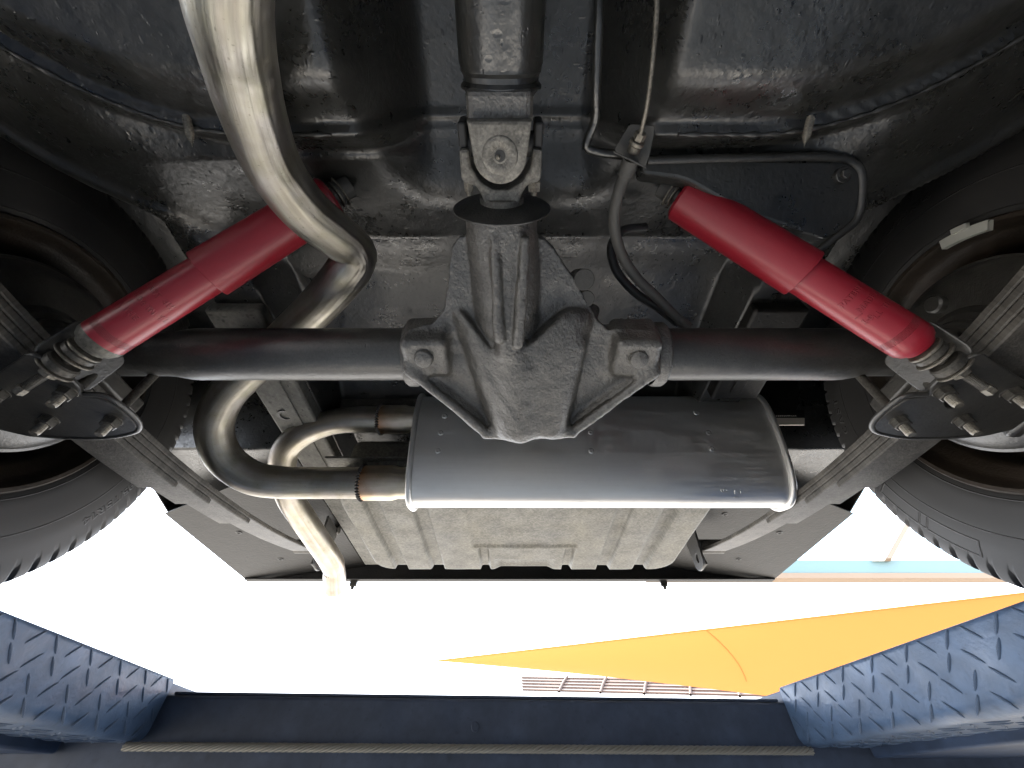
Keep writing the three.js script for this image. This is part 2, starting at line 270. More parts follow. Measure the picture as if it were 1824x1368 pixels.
// underbody sheet as one pressed panel: floor pans, tunnel, kick-up, rails and wheel houses
function panEdge(ax, zf) { const qx = ax - 0.27, qz = zf + 0.255; return Math.hypot(Math.max(qx, 0), Math.max(qz, 0)) + Math.min(Math.max(qx, qz), 0) - 0.35; }
function under(x, zf) {
  const ax = Math.abs(x - XC), d = panEdge(ax, zf);
  let pan = 0.468 + 0.038 * smooth(-0.06, -0.004, d) ** 1.3;
  const tun = 1 - smooth(0.095, 0.17, ax); pan = lerp(pan, 0.612, tun);
  pan -= 0.006 * smooth(-0.004, -0.001, d) * (1 - smooth(0.007, 0.010, d));             // seam flange stands proud
  let kick = 0.520 + 0.03 * smooth(0.012, 0.03, d) + 0.095 * clamp((zf - 0.135) / 0.14) + 0.02 * smooth(0.27, 0.36, zf);
  kick = lerp(kick, Math.max(kick, 0.606), tun * (1 - smooth(0.12, 0.25, zf)));
  const floor = kick - 0.035 * smooth(0.6, 0.72, zf);
  const railLow = 0.515 + 0.055 * smooth(0.01, 0.17, d) + 0.012 * smooth(0.2, 0.5, zf);
  let rear = lerp(floor, railLow, smooth(-1, 1, (ax - lerp(0.43, 0.399, smooth(0.22, 0.36, zf))) / lerp(0.06, 0.007, smooth(0.2, 0.34, zf))));
  // outside the rail: wheel house, then the drop beside the boot
  const wall = smooth(0.168, 0.190, d) * smooth(0.497, 0.515, ax);
  rear -= 0.007 * Math.exp(-(((d - 0.158) / 0.009) ** 2)) * smooth(0.45, 0.5, ax) * (1 - smooth(0.3, 0.4, zf));
  const house = lerp(0.93, 0.585, smooth(0.745, 0.775, zf));
  rear = lerp(rear, house, wall);
  let y = lerp(pan, rear, smooth(0.009, 0.014, d));
  y += 0.0007 * n3(x * 60, zf * 60, 3) + 0.0018 * n3(x * 17, zf * 17, 7);
  return y;
}
{
  const xs = [], zs = []; for (let x = -0.935; x < 0.926; x += 0.0062) xs.push(x);
  for (let z = -1.35; z < -0.35; z += 0.03) zs.push(z); for (let z = -0.35; z < 0.85; z += 0.0048) zs.push(z); for (let z = 0.85; z < 1.46; z += 0.015) zs.push(z);
  const nu = xs.length - 1, nv = zs.length - 1;
  const g = grid(nu, nv, (i, j) => { const x = xs[Math.round(i * nu)], z = zs[Math.round(j * nv)]; return V(x, under(x, z), -z); }, (i, j, p) => [p.x + p.y * 0.6, p.z + p.y * 0.8]);
  const pan = mesh('floor_pan', boxUV(g), M.coat, car, 'black undercoated floor pans with a tunnel and rear kick-up');
  // seam line across the back of both pans
  for (const s of [-1, 1]) {
    const pts = []; for (let a = 0.19; a <= 0.60; a += 0.02) { let z = 0.0; for (let q = 0; q < 30; q++) z += (0.004 - panEdge(a, z)) * 0.6; pts.push(V(XC + s * a, under(XC + s * a, z) - 0.001, -z)); }
    mesh('seam_sealer', tube(pts, (t, a) => 0.0022 + 0.0007 * Math.sin(t * 140 + s * 3) + 0.0005 * Math.sin(t * 47), 160, 8), M.coatSmooth, pan);
  }
  // two long screws that came through the floor
  for (const [a, b] of [[[332, 208], [343, 262]], [[1444, 210], [1432, 262]]]) {
    const top = atY(a[0], a[1], 0.499), tip = atY(b[0], b[1], 0.468);
    const L = top.distanceTo(tip), prof = [[0, 0], [0, 0.0036]]; for (let k = 1; k < 11; k++) { const y = L * k / 12, r = 0.0030 * (k < 8 ? 1 : (12 - k) / 4.6); prof.push([y - L / 30, r * 0.72], [y, r * 1.4], [y + L / 30, r * 0.72]); } prof.push([L, 0.0002]);
    mesh('floor_screw', turned(prof, top, tip, 14, 0.5), M.bolt, pan, a[0] < 900 ? 'screw tip through the floor beside the exhaust pipe' : 'screw tip through the floor above the red shock absorber');
  }
  // pressed reinforcement in front of the right shock absorber
  const P0 = atY(1150, 285, 0.546), PN = V(0, -0.83, 0.56).normalize(), pp = (x, y) => atPlane(x, y, P0, PN);
  for (const s of [1]) {
    let pts = [[1140, 292], [1300, 288], [1500, 290], [1524, 306], [1528, 345], [1518, 392], [1472, 430], [1430, 418], [1330, 385], [1262, 350], [1215, 322], [1140, 314]].map(([x, y]) => pp(x, y));
    let edge = [[1150, 290], [1300, 286], [1496, 288], [1522, 304], [1527, 345], [1518, 392], [1480, 425], [1448, 452]].map(([x, y]) => pp(x, y).addScaledVector(PN, 0.006));
    let bolt = pp(1487, 318).addScaledVector(PN, 0.006), bn = PN.clone();
    if (s < 0) { pts = pts.map(mir).reverse(); edge = edge.map(mir); bolt = mir(bolt); }
    const r = mesh('shock_mount_panel', prism(soften(pts.map((p) => p.addScaledVector(PN, -0.022)), 0.02), PN, 0.030, 0.004), M.coat, car, 'pressed panel with a rolled edge above the right shock absorber');
    mesh('rolled_edge', tube(edge, 0.0055, 70, 12), M.coatSmooth, r);
    mesh('panel_bolt', merge([disc(bolt, bolt.clone().addScaledVector(bn, 0.0085), 0.0095, 24), hex(bolt, bolt.clone().addScaledVector(bn, 0.013), 0.006)]), M.coatSmooth, r);
  }
}
// frame rails behind the axle
for (const s of [-1, 1]) {
  const x0 = XC + s * 0.412, x1 = XC + s * 0.505, zb = s < 0 ? -1.40 : -0.575, g = merge([box(V(x0, 0.556, -0.36), V(x1, 0.62, zb), 0.006), box(V(x0 + s * 0.03, 0.553, -0.40), V(x0 + s * 0.052, 0.558, zb + 0.02), 0.0015), box(V(x0, 0.64, zb + 0.01), V(x1, 0.70, -1.44), 0.006)]);
  const r = mesh('frame_rail', g, s < 0 ? M.primer : M.trunk, car, s < 0 ? 'frame rail in chipped pale grey primer' : 'dark frame rail beside the muffler');
  if (s > 0) continue; const h = V(XC + s * 0.47, 0.5535, -0.62); mesh('rail_hole_rim', turned([[0, 0.011], [0.003, 0.011], [0.003, 0.016], [0, 0.017]], h.clone().add(V(0, 0.003, 0)), h, 24), M.coatSmooth, r);
  mesh('rail_clip', box(V(x1 - s * 0.02, 0.535, -0.69), V(x1 + s * 0.008, 0.5555, -0.73), 0.003), M.primer, r);
}
// boot crossmember in front of the tank
{
  const c = mesh('crossmember', tube([V(-0.40, 0.652, -0.715), V(-0.2, 0.648, -0.715), V(0.2, 0.648, -0.715), V(0.40, 0.652, -0.715)], 0.052, 30, 28), M.spring, car, 'rounded grey crossmember above the tail pipe');
  const c0 = atD(505, 760, 0.95), c1 = atD(470, 690, 0.93);
  mesh('hanger_strap', prism(soften([[476, 672], [528, 672], [545, 720], [520, 745], [498, 700]].map(([x, y]) => atZ(x, y, -0.662)), 0.006), V(0, 0, 1), 0.004, 0.001), M.primer, c);
  mesh('hanger_strap', prism(soften([[1340, 672], [1420, 680], [1424, 720], [1405, 752], [1360, 740]].map(([x, y]) => atZ(x, y, -0.70)), 0.006), V(0, 0, 1), 0.005, 0.001), M.trunk, c);
  const L = prism([[1352, 732], [1432, 732], [1432, 758], [1352, 758]].map(([x, y]) => atZ(x, y, -0.69)), V(0, 0, 1), 0.003, 0.0006);
  const cv = document.createElement('canvas'); cv.width = 256; cv.height = 96; const k = cv.getContext('2d'); k.fillStyle = '#c9c2b6'; k.fillRect(0, 0, 256, 96); k.fillStyle = '#141414'; k.fillRect(0, 0, 256, 52); k.fillStyle = '#e8e4da'; seed = 5; for (let x = 20; x < 200; x += 9) k.fillRect(x, 34 + rnd() * 2, 5 + rnd() * 3, 7); k.fillRect(30, 14, 70, 4);
  const lt = new THREE.CanvasTexture(cv); lt.colorSpace = THREE.SRGBColorSpace;
  const pa = L.attributes.position, uv = L.attributes.uv; L.computeBoundingBox(); const bb = L.boundingBox; for (let i = 0; i < pa.count; i++) uv.setXY(i, (pa.getX(i) - bb.min.x) / (bb.max.x - bb.min.x), (pa.getY(i) - bb.min.y) / (bb.max.y - bb.min.y));
  mesh('printed_tag', L, mat(col(1, 1, 1), { map: lt, roughness: 0.6 }), c, 'small black and white printed tag beside the muffler end');
}

// ---- propeller shaft
{
  const A = V(-0.006, 0.462, 0.9), B = V(-0.010, 0.455, -0.046), dir = B.clone().sub(A).normalize(), L = A.distanceTo(B);
  const ds = mesh('driveshaft', turned([[0, 0.0378], [L - 0.012, 0.0378], [L - 0.009, 0.0366], [L - 0.006, 0.0366], [L - 0.003, 0.0345], [L + 0.001, 0.0345], [L + 0.004, 0.0372], [L + 0.006, 0.0372], [L + 0.009, 0.033], [L + 0.012, 0.031]], A, B, 64), M.shaft, car, 'glossy black driveshaft tube running to the differential');
  const J = V(-0.011, 0.450, -0.097);                 // centre of the joint
  // ears of the shaft yoke: above and below the joint
  for (const s of [-1, 1]) {
    const y = J.y + s * 0.031, pts = []; pts.push(V(J.x - 0.0285, y, -0.070), V(J.x + 0.0285, y, -0.070), V(J.x + 0.0265, y, -0.086)); for (let k = 0; k <= 14; k++) { const a = k / 14 * Math.PI; pts.push(V(J.x + 0.0250 * Math.cos(a), y, J.z - 0.0250 * Math.sin(a))); } pts.push(V(J.x - 0.0265, y, -0.086));
    const ear = mesh('shaft_yoke', prism(s < 0 ? pts.reverse() : pts, V(0, s, 0), 0.014, 0.003), M.yoke, ds);
    const c0 = V(J.x, y + s * 0.008, J.z), c1 = V(J.x, y + s * 0.0158, J.z);
    mesh('bearing_cap', turned([[0, 0.0165], [0.0062, 0.0165], [0.0070, 0.0158], [0.0074, 0.0145], [0.0066, 0.0075], [0.0045, 0.0052], [0, 0.0048], [0, 0]], c0, c1, 32, 0.9), M.yoke, ds);
    mesh('cap_recess', disc(V(J.x, y + s * 0.0138, J.z), V(J.x, y + s * 0.0147, J.z), 0.0050, 20, 0.0002), M.black, ds);
    mesh('grease_nipple', disc(V(J.x - 0.0012, y + s * 0.006, J.z), V(J.x - 0.0018, y + s * 0.0178, J.z - 0.001), 0.0021, 12), M.bolt, ds);
  }
  mesh('yoke_neck', prism(soften([V(J.x - 0.030, J.y - 0.034, -0.074), V(J.x + 0.030, J.y - 0.034, -0.074), V(J.x + 0.030, J.y + 0.034, -0.074), V(J.x - 0.030, J.y + 0.034, -0.074)], 0.012), V(0, 0, 1), 0.024, 0.004), M.cast, ds);
  mesh('joint_cross', merge([disc(V(J.x, J.y - 0.034, J.z), V(J.x, J.y + 0.034, J.z), 0.0115, 20), disc(V(J.x - 0.034, J.y, J.z), V(J.x + 0.034, J.y, J.z), 0.0115, 20)]), M.black, ds);
}

// ---- rear axle: cast centre, tubes, pinion yoke
{
  const PP = V(0, 0.352, -0.43), PNn = V(0, -1, 0.30).normalize();                     // plane of the lower web
  const ex = V(1, 0, 0), ey = PNn.clone().cross(ex).normalize();                      // ey runs backwards in the plane
  const PW = PP.clone().addScaledVector(PNn, -0.016);
  const wp = [[724, 655], [721, 602], [742, 588], [772, 578], [790, 552], [797, 500], [804, 440], [818, 422], [900, 418], [968, 424], [986, 440], [1030, 508], [1064, 572], [1086, 590], [1158, 596], [1173, 610], [1174, 658], [1020, 774], [866, 776]].map(([x, y]) => { const d = atPlane(x, y, PW, PNn).sub(PP); return [d.dot(ex), d.dot(ey)]; });
  const poly = (x, y) => { let d = 1e9, s = 1; for (let i = 0, j = wp.length - 1; i < wp.length; j = i++) { const ax = wp[j][0] - wp[i][0], ay = wp[j][1] - wp[i][1], bx = x - wp[i][0], by = y - wp[i][1], t = clamp((bx * ax + by * ay) / (ax * ax + ay * ay)); d = Math.min(d, Math.hypot(bx - ax * t, by - ay * t)); if ((wp[i][1] > y) !== (wp[j][1] > y) && x < (wp[j][0] - wp[i][0]) * (y - wp[i][1]) / (wp[j][1] - wp[i][1]) + wp[i][0]) s = -s; } return s * d; };
  const onWeb = (px, py, o = 0) => atPlane(px, py, PP, PNn).addScaledVector(PNn, o);
  const rimPts = [[730, 662], [866, 772], [1020, 770], [1168, 664]].map(([x, y]) => onWeb(x, y, -0.002));
  const rimUp = rimPts.map((p) => p.clone().addScaledVector(PNn, -0.014));
  const upL = [[797, 520], [806, 445]].map(([x, y]) => onWeb(x, y, -0.004)), upR = [[984, 445], [1066, 580]].map(([x, y]) => onWeb(x, y, -0.004));
  const lobeL = onWeb(757, 635, -0.014), lobeR = onWeb(1135, 636, -0.014), bulb = V(0.018, 0.447, -0.392), nose0 = V(-0.012, 0.448, -0.172), nose1 = V(-0.004, 0.425, -0.315);
  const r0 = onWeb(882, 425, 0.017), r1 = onWeb(890, 590, 0.023), r2 = onWeb(936, 425, 0.017), r3 = onWeb(922, 600, 0.023), rmid0 = onWeb(909, 470, 0.004), rmid1 = onWeb(904, 620, 0.012);
  const uw = (x, y) => { const d = atPlane(x, y, PP, PNn).sub(PP); return [d.dot(ex), d.dot(ey)]; };
  const cut = (p, q, k) => { const A = uw(...p), B = uw(...q), L = Math.hypot(B[0] - A[0], B[1] - A[1]); return [A[0], A[1], (B[1] - A[1]) / L, -(B[0] - A[0]) / L, k]; };
  const cuts = [cut([870, 775], [796, 560], 0.5), cut([804, 540], [868, 610], 0.0), cut([936, 612], [1012, 552], 0.0), cut([1064, 570], [1016, 775], 0.5), cut([1018, 774], [868, 774], 0.0)], topCut = cut([796, 552], [1064, 556], 0.0); cuts.push(topCut);
  { const c = uw(930, 680); for (const q of cuts) if ((c[0] - q[0]) * q[2] + (c[1] - q[1]) * q[3] > 0) { q[2] *= -1; q[3] *= -1; } }
  const w0 = uw(930, 590)[1], rdg = [onWeb(905, 575, 0.002), onWeb(925, 755, 0.0), onWeb(1030, 620, -0.008), onWeb(985, 755, -0.004)];
  const f = (x, y, z) => {
    const px = x - PP.x, py = y - PP.y, pz = z - PP.z, h = px * PNn.x + py * PNn.y + pz * PNn.z;      // height under the web plane
    let d = cone(x, y, z, nose0, nose1, 0.040, 0.043);
    // the bowl: a boxy casting with drafted sides, open towards the rear cover
    const u = px * ex.x + py * ex.y + pz * ex.z, w = px * ey.x + py * ey.y + pz * ey.z, hh = h + 0.02;
    let b = h - 0.017 + 2.2 * (u - 0.022) * (u - 0.022) + 2 * Math.max(0, w - w0 + 0.05) ** 2;
    const side = ([lx, ly, nx, ny, k]) => ((u - lx) * nx + (w - ly) * ny + k * hh) / Math.sqrt(1 + k * k);
    b = smax(b, side(cuts[0]), 0.013); b = smax(b, side(cuts[3]), 0.013); b = smax(b, side(cuts[4]), 0.013); b = smax(b, side(topCut), 0.014); b = smax(b, smin(side(cuts[1]), side(cuts[2]), 0.006), 0.005);
    b = smax(b, -0.05 - h, 0.01);
    b = smin(b, (Math.hypot((x - bulb.x) / 1.05, y - bulb.y - 0.012, (z - bulb.z) / 0.95) - 0.084), 0.01);
    b = smin(b, cone(x, y, z, rdg[0], rdg[1], 0.016, 0.024), 0.016);
    b = smin(b, cone(x, y, z, rdg[2], rdg[3], 0.010, 0.016), 0.012);
    d = smin(d, b, 0.005);
    if (Math.abs(h + 0.008) < 0.06) {
      const w = Math.max(poly(px * ex.x + py * ex.y + pz * ex.z, px * ey.x + py * ey.y + pz * ey.z), Math.abs(h + 0.025) - 0.007);
      d = smin(d, w, 0.005);
      let rim = Math.min(cone(x, y, z, rimPts[0], rimPts[1], 0.006, 0.0075), cone(x, y, z, rimPts[1], rimPts[2], 0.009, 0.009), cone(x, y, z, rimPts[2], rimPts[3], 0.0075, 0.006)); rim = Math.min(rim, cone(x, y, z, rimUp[0], rimUp[1], 0.0075, 0.0085), cone(x, y, z, rimUp[1], rimUp[2], 0.009, 0.009), cone(x, y, z, rimUp[2], rimUp[3], 0.0085, 0.0075));
      d = smin(d, rim, 0.008);
      const rib = smin(Math.min(cone(x, y, z, r0, r1, 0.0055, 0.007), cone(x, y, z, r2, r3, 0.0055, 0.007)), cone(x, y, z, rmid0, rmid1, 0.011, 0.013), 0.004);
      d = smin(d, rib, 0.005);
    }
    for (const l of [lobeL, lobeR]) { const qx = Math.abs(x - l.x) - 0.021, qy = Math.abs(y - l.y - 0.012) - 0.021, qz = Math.abs(z - l.z) - 0.021; d = smin(d, Math.hypot(Math.max(qx, 0), Math.max(qy, 0), Math.max(qz, 0)) + Math.min(Math.max(qx, qy, qz), 0) - 0.008, 0.014); }
    d = smin(d, Math.max(Math.hypot(y - 0.44, z + 0.36) - 0.043, Math.abs(x - 0.032) - 0.163), 0.012);
    return d + 0.0011 * n3(x * 95, y * 95, z * 95) + 0.0008 * n3(x * 33, y * 33, z * 33);
  };
  const ax = mesh('rear_axle', nets(f, V(-0.17, 0.325, -0.50), V(0.24, 0.56, -0.155), 0.0025), M.cast, car, 'grey painted cast differential housing with webs and ribs');
  for (const [s, x0] of [[-1, -0.136], [1, 0.202]]) {
    const a = V(x0, 0.44, -0.36), b = V(XC + s * 0.66, 0.44, -0.36), L = a.distanceTo(b), e = L - (s < 0 ? 0.222 : 0.190);
    mesh('axle_tube', turned([[0, 0.0375], [e - 0.1, 0.0375], [e, 0.0375], [e + 0.012, 0.0368], [e + 0.035, 0.0325], [e + 0.05, 0.0315], [L, 0.0315]], a, b, 56, 1), M.axle, ax);
    mesh('tube_collar', turned([[-0.004, 0.044], [0, 0.0465], [0.010, 0.0465], [0.0135, 0.044], [0.0135, 0.0375]], a, b, 48), M.cast, ax);
    const l = s < 0 ? lobeL : lobeR, p0 = l.clone().addScaledVector(PNn, 0.012), t = p0.clone().addScaledVector(PNn, 0.008);
    mesh('weld_plug', turned([[0, 0.0118], [0.0085, 0.0116], [0.0105, 0.0095], [0.0112, 0]], p0.addScaledVector(PNn, 0.003), t, 24, 1.2), M.cast, ax);
  }
  // deflector disc behind the yoke
  mesh('dust_deflector', turned([[0, 0.024], [0.001, 0.030], [0.004, 0.050], [0.006, 0.0535], [0.0075, 0.0535], [0.0085, 0.050], [0.010, 0.030], [0.010, 0.02]], V(-0.011, 0.449, -0.152), V(-0.011, 0.4487, -0.162), 64), M.coatSmooth, ax);
  // pinion yoke
  const u = [[-0.0405, -0.098], [-0.0405, -0.124], [-0.0365, -0.129], [-0.026, -0.131], [-0.021, -0.140], [-0.018, -0.150], [0.018, -0.150], [0.021, -0.140], [0.026, -0.131], [0.0365, -0.129], [0.0405, -0.124], [0.0405, -0.098], [0.0305, -0.097], [0.0300, -0.112], [0.0215, -0.1265], [0.008, -0.1345], [-0.008, -0.1345], [-0.0215, -0.1265], [-0.0300, -0.112], [-0.0305, -0.097]];
  const py = mesh('pinion_yoke', merge([prism(soften(u.map(([x, z]) => V(-0.011 + x, 0.431, z)), 0.003, 3), V(0, 1, 0), 0.036, 0.003), disc(V(-0.011, 0.449, -0.145), V(-0.011, 0.449, -0.158), 0.024, 32)]), M.yoke, ax);
  for (const s of [-1, 1]) { mesh('yoke_bolt', merge([hex(V(-0.011 + s * 0.034, 0.437, -0.127), V(-0.011 + s * 0.034, 0.4372, -0.1375), s < 0 ? 0.0052 : 0.0068), disc(V(-0.011 + s * 0.034, 0.4372, -0.136), V(-0.011 + s * 0.034, 0.4374, -0.142), 0.0032, 12)]), M.bolt, py); mesh('bearing_strap', box(V(-0.011 + s * 0.032, 0.436, -0.076), V(-0.011 + s * 0.041, 0.466, -0.0985), 0.004), M.black, py); }
  // breather on the housing
  mesh('breather', merge([disc(onWeb(1040, 512, -0.045), onWeb(1046, 505, -0.02), 0.013, 20), disc(onWeb(1050, 545, -0.04), onWeb(1050, 540, -0.02), 0.01, 20)]), M.hose, ax);
}

// ---- exhaust
const R1 = 0.0317, MUF = { c: V(0, 0.508, -0.676), m: V(0, 0.956, 0.293), n: V(0, -0.293, 0.956), a: 0.118, b: 0.056, x0: -0.198, x1: 0.536 };
{
  const pts = [atD(392, -130, 0.258), atD(405, 0, 0.285), atD(424, 100, 0.327), atD(450, 200, 0.374), atD(490, 300, 0.430), atD(546, 376, 0.478), atD(600, 421, 0.518), atD(624, 440, 0.536), atD(634, 452, 0.545), atD(632, 466, 0.554), atD(618, 486, 0.568), atD(572, 540, 0.612), atD(505, 605, 0.660), atD(452, 652, 0.695), atD(398, 712, 0.722), atD(382, 765, 0.742), atD(400, 815, 0.760), atD(448, 850, 0.775), atD(500, 859, 0.787)]; const pe = atD(736, 860, 0.805); for (const px of [560, 600, 652]) { const q = atD(px, 859, 0.805); pts.push(V(q.x, pe.y, pe.z)); }
  pts.unshift(V(pts[0].x - 0.01, pts[0].y - 0.006, 0.6));
  const c = new THREE.CatmullRomCurve3(pts, false, 'centripetal'); const kinkAt = atD(633, 459, 0.55); let kt = 0, kd = 9; for (let i = 0; i <= 400; i++) { const d = c.getPointAt(i / 400).distanceTo(kinkAt); if (d < kd) { kd = d; kt = i / 400; } }
  const L = c.getLength();
  const FR = c.computeFrenetFrames(420, false), seamAt = Array.from({ length: 421 }, (_, i) => { const v = c.getPointAt(i / 420).negate(); return Math.atan2(v.dot(FR.binormals[i]), v.dot(FR.normals[i])); });
  const ridge = (t, a) => { let e = a - seamAt[Math.round(t * 420)] + (t < kt ? 0.42 : 0.7); e = Math.atan2(Math.sin(e), Math.cos(e)); return 0.0011 * Math.exp(-e * e / 0.004) - 0.0006 * Math.exp(-((e - 0.3) ** 2) / 0.01); };
  const g = tube(pts, (t, a) => { const q = (t - kt) * L; return R1 * (0.93 + 0.07 * smooth(0.62, 0.75, t)) * (1 - 0.12 * Math.exp(-q * q / 0.0004) * (1 + Math.cos(a)) + 0.03 * Math.exp(-((q - 0.02) ** 2) / 0.00018)) + ridge(t, a) * (1 - smooth(0.55, 0.62, t)) + 0.0003 * n3(t * 60, a * 2, 2); }, 420, 110);
  mesh('exhaust_pipe', g, M.pipe, car, 'dull aluminised exhaust pipe bending over the axle');
}
{
  const sup = (a, A, B) => { const n = 2 / 2.9, c = Math.cos(a), s = Math.sin(a); return [Math.sign(c) * Math.abs(c) ** n * A, Math.sign(s) * Math.abs(s) ** n * B]; };
  const ring = (x, a, A, B) => { const [p, q] = sup(a, A, B); return V(x, MUF.c.y + MUF.m.y * p + MUF.n.y * q, MUF.c.z + MUF.m.z * p + MUF.n.z * q); };
  const { a, b, x0, x1 } = MUF;
  const shell = grid(96, 40, (i, j) => { const x = lerp(x0, x1, j); return ring(x, i * Math.PI * 2, a + 0.0006 * n3(x * 9, i * 9, 1), b + 0.0008 * n3(x * 7, i * 8, 5)); }, (i, j, p) => [p.x, i * 0.62], true);
  const mf = mesh('muffler', shell, M.muffler, car, 'oval stainless muffler mounted crosswise behind the axle');
  for (const [x, s] of [[x0, -1], [x1, 1]]) {
    const cap = grid(64, 8, (i, j) => ring(x + s * (0.004 - 0.010 * smooth(0.75, 0.95, j) + (j > 0.97 ? 0.004 : 0)), i * Math.PI * 2, a * j + 1e-4, b * j + 1e-4), null, true);
    const e = mesh('end_cap', cap, M.muffler, mf);
    const loop = []; for (let k = 0; k < 64; k++) loop.push(ring(x, k / 64 * Math.PI * 2, a + 0.0015, b + 0.0015));
    const cc = new THREE.CatmullRomCurve3(loop, true); const tg = new THREE.TubeGeometry(cc, 160, 0.0058, 12, true); mesh('rolled_seam', tg, M.muffler, e);
  }
  const face = MUF.c.clone().addScaledVector(MUF.n, b - 0.0006), lay = (px, py) => atPlane(px, py, face, MUF.n);
  for (const [px, py] of [[792, 741], [785, 771], [780, 803], [1052, 770], [1053, 803], [1262, 771], [1268, 800], [1240, 735]]) { const p = lay(px, py); mesh('spot_weld', turned([[0, 0.0058], [0.001, 0.0052], [0.0016, 0.0035], [0.0012, 0.0012], [0.0009, 0]], p, p.clone().add(MUF.n), 20, 1.2), M.muffler, mf); }
  // stamped figures near the lower right
  const cvs = (txt) => { const cv = document.createElement('canvas'); cv.width = cv.height = 128; const k = cv.getContext('2d'); k.fillStyle = '#808080'; k.fillRect(0, 0, 128, 128); k.fillStyle = '#101010'; k.font = 'bold 84px sans-serif'; k.textAlign = 'center'; k.textBaseline = 'middle'; k.fillText(txt, 64, 66); const t = new THREE.CanvasTexture(cv); return t; };
  // sleeves and welds where the pipes enter
  const sleeve = (px, py, pxw, r, D) => {
    const end = V(x0 + 0.004, 0, 0), mid = atD(px, py, D); end.y = mid.y; end.z = mid.z; const st = atD(pxw, py - 1, D); st.y = mid.y; st.z = mid.z; const L = st.distanceTo(end);
    const rr = r + 0.0035, g = turned([[0, rr], [L * 0.08, rr], [L * 0.16, rr], [L * 0.25, rr], [L * 0.38, rr], [L * 0.55, rr], [L * 0.66, rr - 0.0035], [L, rr - 0.0035]], st, end, 48, 1);
    const n = g.attributes.position.count, C = new Float32Array(n * 3);                // tempering colours next to the weld
    for (let i = 0; i < n; i++) { const t = clamp((g.attributes.position.getX(i) - st.x) / L), k = clamp(Math.exp(-t * 5) * (0.85 + 0.4 * n3(g.attributes.position.getY(i) * 90, t * 9, g.attributes.position.getZ(i) * 90))); C[i * 3] = lerp(0.86, 0.62, k); C[i * 3 + 1] = lerp(0.84, 0.30, k); C[i * 3 + 2] = lerp(0.76, 0.13, k); }
    g.setAttribute('color', new THREE.BufferAttribute(C, 3));
    const s = new THREE.Mesh(g.translate(SHIFT.x, SHIFT.y, SHIFT.z), M.pipeTint); s.name = 'pipe_sleeve'; s.castShadow = s.receiveShadow = true; s.userData.label = 'pipe sleeve with orange and blue heat colours by its weld'; mf.add(s);
    const loop = []; for (let k = 0; k < 40; k++) { const q = k / 40 * Math.PI * 2; loop.push(V(st.x - 0.001 + 0.0012 * n3(k, 3, px), st.y + Math.cos(q) * (r + 0.002), st.z + Math.sin(q) * (r + 0.002))); }
    const wc = new THREE.CatmullRomCurve3(loop, true), wg = new THREE.TubeGeometry(wc, 240, 0.0038, 10, true), wp2 = wg.attributes.position, wn = wg.attributes.normal;
    for (let i = 0; i < wp2.count; i++) { const k = Math.floor(i / 11), o = 0.0013 * Math.sin(k * 0.95); wp2.setXYZ(i, wp2.getX(i) + wn.getX(i) * o, wp2.getY(i) + wn.getY(i) * o, wp2.getZ(i) + wn.getZ(i) * o); } wg.computeVertexNormals();
    mesh('weld_bead', wg, M.weld, mf);
    return st;
  };
  M.pipeTint = M.pipeBright.clone(); M.pipeTint.vertexColors = true; M.pipeTint.color = col(0.9, 0.9, 0.9);
  sleeve(736, 860, 648, R1, 0.805);
  const R2 = 0.0285, s2 = sleeve(742, 747, 680, R2, 0.872);
  const tp = [s2.clone(), atD(640, 747, 0.872), atD(590, 752, 0.873), atD(543, 770, 0.874), atD(510, 800, 0.876), atD(503, 838, 0.885), atD(516, 885, 0.915), atD(541, 925, 0.955), atD(566, 962, 0.995), atD(586, 992, 1.028), atD(594, 1008, 1.045), atD(596, 1026, 1.060), atD(597, 1047, 1.078)];
  const kt = 0.90, pl = tube(tp, (t, a) => R2 * (1 - 0.06 * Math.exp(-((t - kt) ** 2) / 0.0003)), 220, 36);
  const tl = mesh('tail_pipe', pl, M.pipeBright, car, 'shiny tail pipe curling down behind the muffler to its open end');
  mesh('pipe_bore', tube(tp.slice(-3).map((p) => p.clone()), R2 - 0.002, 12, 30), M.black, tl);
  const wld = (px, py, t) => { const cv = cvs(t), q = atPlane(px, py, MUF.c.clone().addScaledVector(MUF.n, b * 0.95), MUF.n); return [cv, q]; };
  { // figures embossed as raised metal: 21 and 9, reading sideways
    const { FontLoader } = await import('three/addons/loaders/FontLoader.js'); const { TextGeometry } = await import('three/addons/geometries/TextGeometry.js');
    const font = await new FontLoader().loadAsync('fonts/droid/droid_sans_regular.typeface.json');
    for (const [t, px, py] of [['21', 1314, 880], ['9', 1290, 874]]) {
      const g = new TextGeometry(t, { font, size: 0.0125, depth: 0.0012, curveSegments: 4, bevelEnabled: true, bevelThickness: 0.0004, bevelSize: 0.0003, bevelSegments: 1 }); g.center();
      const v = (684 - py) / FPX, r = ray(px, py); let best = null; for (let i = 0; i < 900; i++) { const p = ring(0, i / 900 * Math.PI * 2, a, b); const vv = Math.abs((CP * p.y + SP * p.z) / (SP * p.y - CP * p.z) - v); const nrm = p.clone().sub(V(0, MUF.c.y, MUF.c.z)); if (nrm.dot(MUF.n) > 0 && (!best || vv < best[0])) best = [vv, i]; }
      const p = ring(0, best[1] / 900 * Math.PI * 2, a, b), p2 = ring(0, (best[1] + 4) / 900 * Math.PI * 2, a, b), tg = p2.sub(p).normalize(); const nn = V(1, 0, 0).cross(tg).normalize(); if (nn.dot(p.clone().negate()) < 0) nn.negate(); if (tg.y > 0) tg.negate();
      p.x = r.x / r.y * p.y; const up = nn.clone().cross(tg);
      g.applyMatrix4(new THREE.Matrix4().makeBasis(tg, up, nn).setPosition(p)); mesh('stamped_figure', boxUV(g), M.muffler, mf);
    }
  }
}

